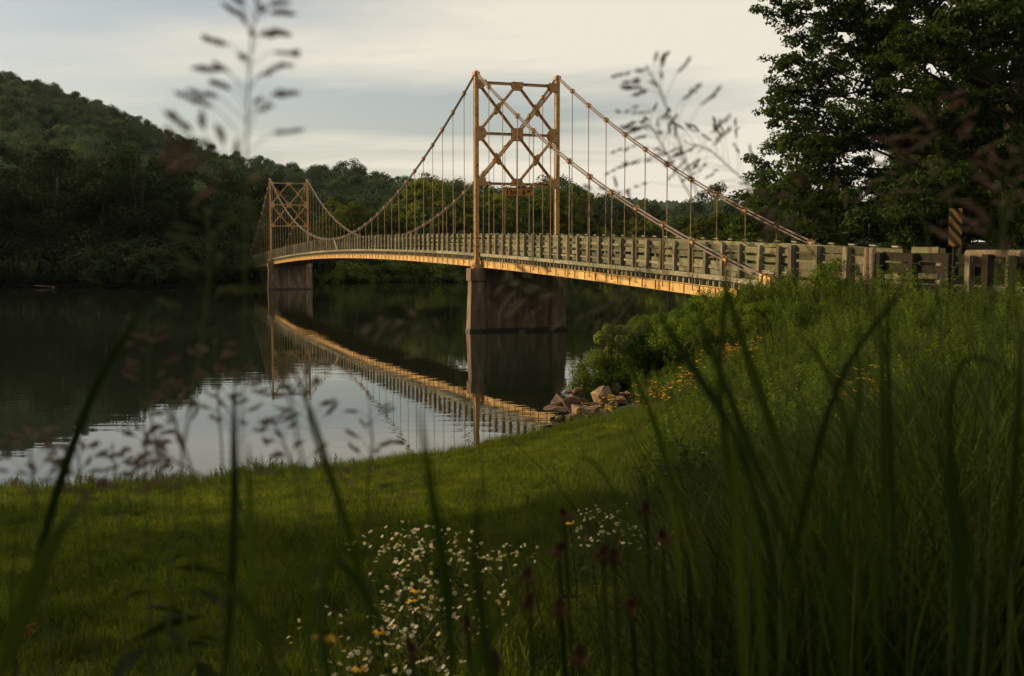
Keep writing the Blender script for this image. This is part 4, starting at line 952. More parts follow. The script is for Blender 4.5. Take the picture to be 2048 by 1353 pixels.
# u, v (centre), distance, width m, height m, depth, roll, label
rocks = [
 (1165,806,31.3,.80,.62,.6,10,'largest tan boulder in the middle of the rock pile'),
 (1208,801,31.8,.50,.52,.5,25,'sharp triangular tan boulder right of the largest one'),
 (1118,806,32.0,.34,.34,.4,-25,'slanted slab leaning at the left of the rock pile'),
 (1136,815,31.0,.26,.36,.4,5,'dark blocky rock in the shade left of the largest boulder'),
 (1134,788,32.6,.22,.14,.3,-15,'small cap stone perched on top of the left end of the pile'),
 (1153,788,32.6,.32,.26,.4,0,'rough brown rock behind the left of the largest boulder'),
 (1112,822,30.6,.62,.14,.5,0,'flat tan slab lying half in the water'),
 (1180,812,30.6,.42,.14,.35,-4,'flat ledge stone under the triangular boulder'),
 (1166,830,30.1,.62,.30,.5,-12,'long low reddish rock at the front edge of the pile'),
 (1190,822,30.4,.50,.32,.4,8,'crumbling brown rock at the front centre of the pile'),
 (1222,815,30.8,.46,.20,.3,38,'narrow slanted slab at the right of the pile'),
 (1237,805,31.5,.40,.24,.35,5,'mossy rounded stone at the right end of the pile'),
 (1212,826,30.2,.34,.18,.35,20,'small tilted stone low on the right of the pile'),
 (1233,832,29.8,.34,.20,.3,35,'sunlit wedge stone among the weeds right of the pile'),
 (1212,778,33.5,.28,.20,.3,25,'pale jagged stone at the back under the shrub'),
 (1231,783,33.0,.26,.42,.3,-12,'upright pinkish stone at the back right under the shrub'),
 (1198,790,32.8,.30,.26,.3,0,'dark recessed stone between the two biggest boulders'),
 (1250,796,32.0,.30,.22,.3,0,'half hidden stone in the grass right of the pile'),
 (1150,836,29.9,.34,.16,.3,0,'small wet stone at the water in front of the pile'),
 (1120,838,30.0,.22,.10,.25,0,'small stone just above the water at the left front'),
 (1335,783,27.5,.42,.20,.3,22,'isolated pale stone lying in the weeds right of the pile'),
]
for j, (u, v, Y, sx, sz, sy, rl, lab) in enumerate(rocks):
    p = at(u, v, Y)+Vector((0, 0, .04)); me = rock_mesh(400+j, sx*1.32, sy*1.4, sz*1.38)
    tag(obj('rock', me, None, p, (0, -R(rl), rng.uniform(-.3, .3))), lab, 'rock', 'riprap rocks at the waterline')
mb = MB()
# rubble base so that the pile rests on something
for _ in range(170):
    u = rng.uniform(1100, 1258); v = rng.uniform(800, 840); Y = 33.2 - (v-800)/40*2.6; p = at(u, v, Y); p.z -= .16; s_ = rng.uniform(.08, .24)
    Rm = Matrix.Rotation(rng.uniform(0, 3), 3, 'Z') @ Matrix.Rotation(rng.uniform(-.6, .6), 3, 'X'); mb.box(p, (s_, s_*.8, s_*.6), Rm, taper=.7)
tag(obj('rubble', mb.mesh('rubble', M['rock'])), 'broken rubble under and between the boulders', 'rubble', kind='stuff')

# ================================================================== DRIFTWOOD
def log(pts, r, lab, name='driftwood_log'):
    a = Vector(pts[0]); mb = MB(); mb.tube([Vector(q)-a for q in pts], r, 7); return tag(obj(name, mb.mesh(name, M['drift'], True), None, a), lab, 'driftwood', 'driftwood along the waterline')
def wl(u, v, z=.0):
    r_ = ray(u, v); k_ = (z-CAMH)/r_.z; return Vector((r_.x*k_, r_.y*k_, z))
log([wl(383, 968, .05), wl(430, 972, .1), wl(500, 966, .12), wl(575, 957, .1)], [.05, .07, .06, .03], 'long thin log lying on the grass at the water edge, left')
o = log([wl(948, 903, .06), wl(965, 895, .12), wl(990, 884, .22), wl(1003, 880, .3)], [.09, .10, .06, .015], 'forked grey driftwood snag at the water edge below the near tower')
mb = MB(); mb.tube([(0, 0, 0), (.2, .2, .16), (.42, .3, .22)], [.05, .035, .01], 6); obj('branch', mb.mesh('branch', M['drift'], True), o)
log([wl(872, 918, .05), wl(888, 911, .22)], [.06, .05], 'short brown stump end sticking out of the grass at the waterline')
log([wl(345, 940, -.02), wl(344, 932, .04), wl(338, 924, .10), wl(339, 915, .17)], [.012, .01, .008, .004], 'thin crooked twig standing in the water near the left shore', 'twig')
p0 = hit(1785, 625); p1 = hit(1850, 600)
log([p0+Vector((0, 0, .08)), p0.lerp(p1, .5)+Vector((0, 0, .16)), p1+Vector((0, 0, .12))], [.08, .1, .09], 'weathered log lying in grass below the dark roadside railing')
for (u0, v0, u1, v1, lab) in ((50,570,105,574,'pale fallen branch floating along the left far shore'),(105,574,112,578,'short snag beside the floating branch at far left'),(282,573,290,567,'small snag poking from the water at the far left shore'),(440,565,478,556,'bare fallen branches at the far shore left of the bridge end')):
    log([wl(u0, v0, .1), wl((u0+u1)/2, (v0+v1)/2, .35), wl(u1, v1, .2)], [.07, .06, .03], lab, 'snag')
# fallen leaves
for (u, v, lab) in ((552,1102,'dry orange fallen leaf on the lawn at left'),(45,1285,'dry reddish leaves low in the bottom left grass')):
    p = hit(u, v); mb = MB(); ang = np.linspace(0, 6.283, 15)[:-1]; rr_ = np.where(np.arange(14) % 2, .085, .035)
    vs = [(0, 0, .02)]+[(r_*math.cos(a_), r_*math.sin(a_)*.7, .03*math.sin(a_*2+1)) for r_, a_ in zip(rr_, ang)]; mb.add(vs, [(0, i+1, (i+1) % 14+1) for i in range(14)])
    tag(obj('fallen_leaf', mb.mesh('fallen_leaf', M['dryleaf']), None, p+Vector((0, 0, .06)), (.5, .1, .5)), lab, 'leaf')

# ================================================================== FLOWERS
def ray_flower(name, n_, r0, r1, wd, mp_, mc, cr_, ch, droop=0.0, cup=.0):
    mb = MB()
    for k in range(n_):
        a = 2*math.pi*k/n_; c, s_ = math.cos(a), math.sin(a); q0 = wd*.35; q1 = wd*.5; rm = (r0+r1)*.55
        pts_ = [(r0, -q0, 0), (rm, -q1, droop*.4*r1+cup*r1*.2), (r1, -q1*.5, droop*r1+cup*r1*.4), (r1, q1*.5, droop*r1+cup*r1*.4), (rm, q1, droop*.4*r1+cup*r1*.2), (r0, q0, 0)]
        mb.add([(x*c-y*s_, x*s_+y*c, z) for x, y, z in pts_], [(0, 1, 4, 5), (1, 2, 3, 4)], 0)
    rings = [(cr_, 0), (cr_*.95, ch*.4), (cr_*.65, ch*.85), (cr_*.15, ch)]; vs = []
    for r_, z in rings:
        for j in range(8): a = 6.2832*j/8; vs.append((r_*math.cos(a), r_*math.sin(a), z))
    mb.add(vs, [(i*8+j, i*8+(j+1) % 8, i*8+8+(j+1) % 8, i*8+8+j) for i in range(3) for j in range(8)]+[tuple(24+j for j in range(8))], 1)
    return mb.mesh(name, [mp_, mc])
fl_white = ray_flower('flower', 18, .0025, .0078, .0026, M['petalw'], M['fyc'], .0033, .0022, cup=.2)
fl_sus = ray_flower('flower', 11, .008, .033, .012, M['petaly'], M['cone'], .009, .012, droop=-.25)
fl_orange = ray_flower('flower', 9, .009, .028, .010, M['petalo'], M['cone'], .011, .024, droop=-.75)
# fleabane clumps
def fleabane(p, h, lab, seed, nst=9):
    rg = np.random.default_rng(seed); t_ = thing('fleabane', p, lab, 'wildflower', 'white fleabane plants'); mb = MB(); C = []; Nn = []
    mb.tube([(0, 0, -.03), (.01, 0, h*.45)], [.003, .0024], 4)
    heads = []
    for k in range(nst):
        a = rg.uniform(0, 6.28); l_ = rg.uniform(.03, .15); z = h*rg.uniform(.80, 1.0); tip = Vector((math.cos(a)*l_, math.sin(a)*l_, z)); b0 = Vector((.01, 0, h*rg.uniform(.35, .7)))
        mb.tube([b0, b0.lerp(tip, .5)+Vector((math.cos(a)*.01, math.sin(a)*.01, 0)), tip], [.0016, .0012, .0009], 3)
        heads.append(tip)
        if rg.random() < .6: heads.append(tip+Vector(rg.normal(0, .014, 3)))
    for k in range(22):
        u = rg.uniform(.05, .8); ph = rg.uniform(0, 6.28); C.append((math.cos(ph)*.025, math.sin(ph)*.025, h*u)); Nn.append((-math.cos(ph)*.6, -math.sin(ph)*.6, 1))
    obj('stem', mb.mesh('stem', M['stem']), t_)
    V, F = leaf_cloud(np.array(C), np.array(Nn), .05, .25, rg=rg); obj('leaves', quads_mesh('leaves', V, F, M['tall']), t_)
    for hd in heads: obj('flower', fl_white, t_, hd, (rg.normal(-.45, .35), rg.normal(-.25, .3), rg.uniform(0, 6)), rg.uniform(.8, 1.25))
fb = [(765,1060,4.6),(790,1050,4.9),(820,1075,4.8),(845,1050,5.1),(800,1120,4.5),(830,1140,4.4),(870,1120,4.6),(880,1085,4.9),(900,1060,5.0),(925,1090,4.8),(780,1170,4.2),(815,1190,4.1),(850,1195,4.2),(885,1180,4.3),(760,1235,3.9),(800,1245,3.8),(830,1260,3.8),(960,1100,5.0),(1000,1080,5.3),(1030,1095,5.2),(975,1170,4.4),(965,1220,4.1),(720,1290,3.7),(700,1310,3.6),(845,1330,3.4),(865,1300,3.6)]
fb2 = [(1170,1025,5.9),(1200,1010,6.2),(1225,1005,6.3),(1215,1050,5.7),(1250,1040,5.8),(1285,1060,5.6),(1190,1075,5.4),(1330,1055,5.7),(1370,1060,5.6),(650,1240,4.0),(1915,1080,4.6)]
import itertools
for j, (u, v, Y) in enumerate(fb+fb2):
    p = at(u, v, Y); g = h1(p.x, p.y); h = max(.2, p.z-g)
    lab = 'white daisy fleabane in the large cluster at bottom centre' if j < len(fb) else ('lone white fleabane deep in the dark grass at lower right' if u > 1800 else 'lone small white fleabane at the left of the cluster' if u < 660 else 'white daisy fleabane in the sparse group right of the large cluster')
    fleabane(Vector((p.x, p.y, g)), h, lab, 500+j, 12 if j < len(fb) else 9)

# black-eyed susans, near (blurred, dark cones) with stem, leaves, flower
def susan(u, v, Y, seed, lab, kind='cone', s=1.0):
    p = at(u, v, Y); g = h1(p.x, p.y); h = p.z-g; rg = np.random.default_rng(seed)
    t_ = thing('coneflower', (p.x+.04, p.y, g), lab, 'wildflower', 'coneflowers in the foreground'); mb = MB()
    mb.tube([(0, 0, -.03), (-.01, 0, h*.5), (-.04, 0, h)], [.004, .003, .0025], 5); obj('stem', mb.mesh('stem', M['tall']), t_)
    C = np.array([(-.03*math.sin(k), .03*math.cos(k*2), h*(.15+.11*k)) for k in range(6)]); V, F = leaf_cloud(C, rg.normal(0, .4, (6, 3))+np.array([0, 0, 1]), .10, .3, rg=rg); obj('leaves', quads_mesh('leaves', V, F, M['tall']), t_)
    obj('flower', fl_orange if kind == 'cone' else fl_sus, t_, (-.04, 0, h), (rg.normal(0, .2), rg.normal(0, .2), rg.uniform(0, 6)), s)
near_c = [(1118,1100,2.3,'brown-coned flower with drooping rusty petals right of the white cluster'),(1205,1105,2.3,'left one of two touching dark coneflowers'),(1228,1115,2.3,'right one of two touching dark coneflowers'),(1058,1205,2.1,'dark coneflower below the brown-coned one'),(1055,1150,2.3,'small dark cone just above another cone at bottom centre'),(1292,1015,2.6,'dark cone standing left of a similar cone against the lawn'),(1348,1012,2.5,'dark round cone against the lawn at right'),(1325,1072,2.4,'dark cone with rusty petals below two cones'),(1373,1055,2.5,'rusty coneflower beside a pale blade right of centre'),(935,1250,2.4,'shadowy cone with orange petals at lower centre'),(1120,1215,2.0,'dark cone low at bottom right of centre'),(1160,1310,1.9,'dark coneflower at the bottom edge'),(990,1320,2.1,'dull orange coneflower near the bottom edge'),(825,1300,2.6,'brown fading flower at the foot of the white cluster'),(1262,1210,2.2,'cone lost in the dark grass at lower right of centre'),(1128,1030,2.7,'reddish coneflower highest above the grass, centre right'),(650,1270,2.2,'golden flower with a tall dark cone left of the white cluster')]
for j, (u, v, Y, lab) in enumerate(near_c): susan(u, v, Y*.62, 600+j, lab, 'sus' if j in (16,) else 'cone', .52)
near_s = [(832,1180,4.2,'golden flower among the white blooms, upper one'),(825,1200,4.1,'golden flower among the white blooms, lower one'),(758,1262,3.7,'golden flower left beside the white cluster'),(718,1335,3.1,'golden flower at the bottom edge left of centre'),(1140,1045,5.2,'small golden flower left of the sparse white group'),(1410,985,6.5,'yellow flower beside the wide pale blade'),(1408,905,8.5,'small yellow flower high behind the wide pale blade'),(1415,1040,6.2,'yellow flower in the dark grass below others'),(1400,1060,6.0,'lowest yellow flower near the wide pale blade')]
for j, (u, v, Y, lab) in enumerate(near_s): susan(u, v, Y, 650+j, lab, 'sus', .75)
# yellow flowers in drifts over the bank, one small plant each
mb_s = []
for q in range(3):
    rg = np.random.default_rng(700+q); mb = MB()
    for k in range(4):
        x, y = rg.normal(0, .10, 2); z = rg.uniform(.35, .62); mb.tube([(x*.4, y*.4, 0), (x*.8, y*.8, z*.6), (x, y, z)], .003, 3, 1)
        M3 = Matrix.Rotation(rg.normal(.25, .2), 3, 'X')
        for k2 in range(8):
            a = 6.2832*k2/8; pr_ = [Vector((.008, -.006, 0)), Vector((.036, -.006, -.008)), Vector((.036, .006, -.008)), Vector((.008, .006, 0))]
            Z3 = Matrix.Rotation(a, 3, 'Z'); mb.add([tuple(Vector((x, y, z))+M3 @ (Z3 @ v_)) for v_ in pr_], [(0, 1, 2, 3)], 0)
        mb.box((x, y, z+.005), (.02, .02, .02), M3, 2, .6)
    mb_s.append(mb.mesh('black_eyed_susan', [M['petaly'], M['stem'], M['cone']]))
drifts = [([(1275,835),(1340,812),(1400,795)], 34, 'yellow black-eyed susan in the dense drift below the rocks and shrubs', 9),
          ([(1390,775),(1440,745),(1460,740)], 16, 'yellow black-eyed susan in the small drift on the upper slope', 7),
          ([(1455,745),(1490,735),(1505,725)], 18, 'yellow black-eyed susan in the highest drift of the slope', 7),
          ([(1170,865),(1215,850),(1260,835)], 11, 'scattered yellow flower beside the riprap rocks', 8),
          ([(1690,830),(1730,850),(1750,840)], 8, 'yellow flower half hidden by the tall grass at right', 12),
          ([(1480,600),(1530,590),(1510,595)], 12, 'golden flower massed below the foot of the near cable', 5)]
for line, cnt, lab, sp in drifts:
    L_ = np.array(line, float)
    for k in range(cnt):
        u_ = rng.random()*(len(L_)-1); i_ = int(u_); q = L_[i_]*(1-u_+i_)+L_[i_+1]*(u_-i_); q = q+rng.normal(0, sp, 2)
        p = hit(q[0], q[1]+ (0 if line[0][0] != 1480 else 22))
        if p.z < .1: continue
        tag(obj('black_eyed_susan', mb_s[k % 3], None, p, (0, 0, rng.uniform(0, 6.28)), rng.uniform(.9, 1.3)), lab, 'wildflower', 'yellow flowers on the bank')

# ================================================================== FOREGROUND GRASS PLANTS
def strip_leaf(pts, wd, m=None, name='leaf_blade', parent=None, org=None, face=None, rooted=False):
    """folded tapering blade through points"""
    P_ = [Vector(p) for p in pts]
    # catmull resample
    Q = []; n_ = len(P_)
    for i in range(n_-1):
        p0, p1, p2, p3 = P_[max(i-1, 0)], P_[i], P_[i+1], P_[min(i+2, n_-1)]
        if rooted and i == 0: p0, p3 = p1, p2
        if rooted and i == 1: p0 = p1
        for k in range(6):
            t_ = k/6; Q.append(.5*((2*p1)+(p2-p0)*t_+(2*p0-5*p1+4*p2-p3)*t_*t_+(3*p1-p0-3*p2+p3)*t_**3))
    Q.append(P_[-1]); n_ = len(Q); vs = []; 
    for i, p in enumerate(Q):
        d = (Q[min(i+1, n_-1)]-Q[max(i-1, 0)]).normalized(); fc = face or Vector((.15, -1, .1)); x = d.cross(fc).normalized(); nn = x.cross(d)
        u = i/(n_-1) if not rooted else max(0, (i-6)/(n_-7)); ww = wd*.5*min(1, .35+2.2*u)*max(.02, (1-u**2.2))
        vs += [tuple(p-x*ww+nn*ww*.35), tuple(p), tuple(p+x*ww+nn*ww*.35)]
    fs = [(i*3+j, i*3+j+1, i*3+4+j, i*3+3+j) for i in range(n_-1) for j in range(2)]
    mb = MB(); o_ = Vector(org or (0, 0, 0)); mb.add([tuple(Vector(v)-o_) for v in vs], fs)
    return obj(name, mb.mesh(name, m or M['tall'], True), parent)
def seed_head(axis, L_, nbr, rg, m, blen=.045, droop=.25, org=Vector((0, 0, 0)), side=None):
    """open panicle: thin whorled branches with husks at their ends"""
    mb = MB(); n_ = len(axis)
    def pt(u):
        f_ = u*(n_-1); i = min(int(f_), n_-2); return axis[i].lerp(axis[i+1], f_-i)
    def husk(c, d, ln, w_):
        d = d.normalized(); mb.tube([c, c+d*ln*.3, c+d*ln*.7, c+d*ln], [w_*.3, w_, w_*.8, w_*.1], 5, 1)
    for k in range(nbr):
        u = .06+.90*k/nbr + rg.normal(0, .012); u = min(max(u, 0), 1); b0 = pt(u); ax = (pt(min(u+.05, 1))-pt(max(u-.05, 0))).normalized()
        a = k*2.4+rg.normal(0, .4); perp = ax.orthogonal().normalized(); perp.rotate(Matrix.Rotation(a, 3, ax)); ln = blen*(1.15-.75*u)*rg.uniform(.7, 1.3)
        d = (ax*rg.uniform(.6, 1.2)+perp).normalized(); e1 = b0+d*ln*.5; e2 = b0+d*ln+Vector((0, 0, -droop*ln))
        mb.tube([b0, e1, e2], [.0004, .0003, .0002], 3, 0)
        nh = int(rg.integers(3, 6))
        for j in range(nh):
            c = e1.lerp(e2, j/nh+.1); dd = (e2-e1).normalized()+Vector(rg.normal(0, .2, 3)); husk(c, dd, rg.uniform(.009, .013), rg.uniform(.0014, .0023))
    husk(axis[-1], axis[-1]-axis[-2], .008, .0016)
    mb.v = [v-np.array(org) for v in mb.v]
    return mb.mesh('seed_head', [M['stem'], m])
def grass_plant(lab, stem_pts, head=None, leaves=(), seed=0, m=None, hm='seed', stem_r=.0011, nbr=18, blen=.045, leafm='tall', group='seeding grasses in the foreground', root=None):
    rg = np.random.default_rng(seed); S = [at(*p) for p in stem_pts]; b0 = S[0]; g = h1(b0.x, b0.y); rt = Vector(root) if root else Vector((b0.x+rg.normal(0, .03), b0.y+rg.normal(0, .03), g))
    rt.z = g; t_ = thing('grass_plant', rt, lab, 'grass', group)
    if len(S) > 1 or head:
        full = [rt, rt.lerp(S[0], .6)] + S + ([at(*p) for p in head] if head else [])
        mb = MB(); mb.tube([p-rt for p in full], [stem_r*1.6]*2+[stem_r]*(len(full)-3)+[stem_r*.4], 5); obj('stem', mb.mesh('stem', M['stem'], True), t_)
    if head:
        ax = [S[-1]]+[at(*p) for p in head]; me = seed_head(ax, 0, nbr, rg, M[hm], blen, org=rt); obj('seed_head', me, t_)
    for (lp, wd) in leaves:
        Lp = [at(*p) for p in lp]; g2 = h1(Lp[0].x, Lp[0].y)
        if lp[0][1] >= 1250: Lp = [Vector((Lp[0].x, Lp[0].y, g2))]+Lp
        strip_leaf(Lp, wd*.74, M[leafm], parent=t_, org=rt, rooted=lp[0][1] >= 1250)
    return t_
GP = grass_plant
# seeding grasses
GP('blurred seeding grass standing highest, over the far hill at upper left', [(470,1300,.85),(488,700,.85),(492,330,.85)], [(495,200,.85),(503,90,.85),(512,12,.85)], seed=1, nbr=24, blen=.048, stem_r=.0007)
GP('seeding grass with thin head against pale sky right of the near tower', [(1560,1000,1.5),(1470,640,1.45),(1395,390,1.4)], [(1350,260,1.4),(1320,180,1.4),(1298,142,1.4)], seed=2, nbr=24, blen=.085)
GP('seeding grass whose dark curled husks cross the side cable', [(1600,1000,1.9),(1500,560,1.8),(1385,400,1.75)], [(1340,320,1.75),(1310,265,1.75),(1292,245,1.75)], seed=3, nbr=20, blen=.09)
GP('drooping seed head arching left over the lowest side cable', [(1720,900,1.9),(1640,520,1.9),(1520,390,1.85)], [(1470,345,1.85),(1420,300,1.85),(1375,285,1.85)], seed=4, nbr=24, blen=.10)
GP('seeding grass arching across the near pier with hanging straw husks', [(1420,1150,1.5),(1330,800,1.45),(1180,640,1.4)], [(1110,590,1.4),(1060,570,1.4),(1015,562,1.4)], seed=5, hm='seedg', nbr=22, blen=.06)
GP('straw seed head hanging over dark water right of the near pier', [(1560,1150,1.6),(1480,760,1.6),(1360,610,1.55)], [(1310,590,1.55),(1255,595,1.55),(1200,640,1.55)], seed=6, hm='seedg', nbr=26, blen=.08)
GP('sparse seed head above the bright water, below the far tower', [(700,1250,1.3),(672,1000,1.25),(628,880,1.2)], [(618,840,1.2),(612,780,1.2),(616,735,1.2)], seed=7, nbr=14, blen=.05)
GP('seed head at left of the water, nearest the far tower reflection', [(470,1250,1.2),(474,1050,1.2),(472,900,1.2)], [(470,850,1.2),(468,790,1.2),(470,750,1.2)], seed=8, nbr=16, blen=.055)
GP('leaning grass with a dark seed head over the left water edge', [(440,1200,1.2),(395,980,1.2),(370,900,1.2)], [(355,860,1.2),(345,815,1.2),(338,790,1.2)], seed=9, nbr=14, blen=.05)
GP('short seeding grass before the shore log at left', [(300,1150,1.3),(292,1020,1.3)], [(292,960,1.3),(290,900,1.3),(288,860,1.3)], seed=10, nbr=18, blen=.05)
GP('bushy brown seed head near the waterline, far left', [(90,1200,1.1),(70,1020,1.1)], [(66,970,1.1),(62,920,1.1),(58,880,1.1)], seed=11, nbr=22, blen=.06)
GP('brown seed head between the two leftmost grasses over the shore', [(190,1200,1.2),(170,1030,1.2)], [(165,980,1.2),(158,930,1.2),(152,890,1.2)], seed=12, nbr=16, blen=.05)
GP('dim seed head in front of the dark reflection at left', [(330,1000,1.2),(300,820,1.2)], [(298,760,1.2),(296,700,1.2),(296,670,1.2)], seed=13, nbr=14, blen=.045)
GP('reddish seed head over dark water left of the sky reflection', [(455,1100,1.25),(440,850,1.25)], [(434,780,1.25),(430,730,1.25),(430,690,1.25)], seed=14, nbr=14, blen=.045)
GP('leafy grass head blurred over the dark shoreline left of the bridge', [(330,1300,1.0),(365,900,1.0),(400,700,1.0)], [(415,580,1.0),(420,500,1.0),(412,430,1.0)], seed=15, hm='stem', nbr=22, blen=.06)
GP('rust tinted grass stem with sparse husks before the great tree', [(1990,900,1.3),(1940,650,1.3),(1905,430,1.3)], [(1885,340,1.3),(1870,270,1.3),(1860,215,1.3)], seed=16, nbr=22, blen=.08)
GP('straight green stem with faint husks left of the striped marker', [(1900,900,1.5),(1880,620,1.5),(1855,470,1.5)], [(1830,400,1.5),(1800,330,1.5),(1790,280,1.5)], seed=17, hm='seed', nbr=20, blen=.09)
GP('rusty open seed head at the right edge before dark branches', [(2030,900,1.2),(2040,650,1.2)], [(2010,520,1.2),(2000,430,1.2),(2015,340,1.2)], seed=18, nbr=30, blen=.10)
GP('low seed head reaching left past the plank railing', [(1830,1000,1.6),(1760,650,1.6),(1700,500,1.6)], [(1650,430,1.6),(1600,410,1.6),(1555,420,1.6)], seed=19, hm='seedg', nbr=26, blen=.10)
GP('yellow stemmed grass slanting down to the pale posts', [(1790,800,2.2),(1755,640,2.1),(1640,530,2.0)], [(1585,450,2.0),(1530,400,2.0),(1500,380,2.0)], seed=20, hm='seedg', nbr=20, blen=.08)
GP('wispy seed head crossing the lower hangers of the side span', [(1500,1000,1.7),(1440,640,1.7),(1330,480,1.7)], [(1280,440,1.7),(1220,400,1.7),(1180,395,1.7)], seed=21, nbr=16, blen=.06)
GP('tall seeding grass blurred at the far right before the trees', [(1960,1000,1.0),(1985,600,1.0)], [(2005,470,1.0),(2030,380,1.0),(2050,300,1.0)], seed=22, nbr=20, blen=.07)
GP('seed head with dark tips crossing the pale water at left centre', [(745,1250,1.25),(738,1050,1.25)], [(735,960,1.25),(745,880,1.25),(738,800,1.25)], seed=31, nbr=16, blen=.055)
GP('fallen over seed head lying across the pale water, left', [(560,1200,1.15),(480,1010,1.15),(400,950,1.15)], [(365,930,1.15),(330,915,1.15),(300,905,1.15)], seed=32, nbr=14, blen=.045)
GP('seed head left of the long blade that slants to the deck reflection', [(620,1250,1.2),(600,1000,1.2)], [(585,930,1.2),(565,880,1.2),(548,848,1.2)], seed=33, nbr=12, blen=.05)
GP('small seed head over the water just above the shore grass, left', [(250,1200,1.25),(240,1050,1.25)], [(236,1000,1.25),(230,950,1.25),(225,900,1.25)], seed=34, nbr=14, blen=.05)
GP('faint reddish seed head blurred across the wooded hill slope', [(640,1100,.8),(560,700,.8),(500,400,.8)], [(450,325,.8),(400,285,.8),(345,262,.8)], seed=35, nbr=16, blen=.03)
GP('straw seed head drooping over the dark water right of the far pier', [(1000,1300,1.3),(960,900,1.3),(900,700,1.3)], [(850,655,1.3),(790,640,1.3),(740,650,1.3)], seed=36, hm='seedg', nbr=12, blen=.035)
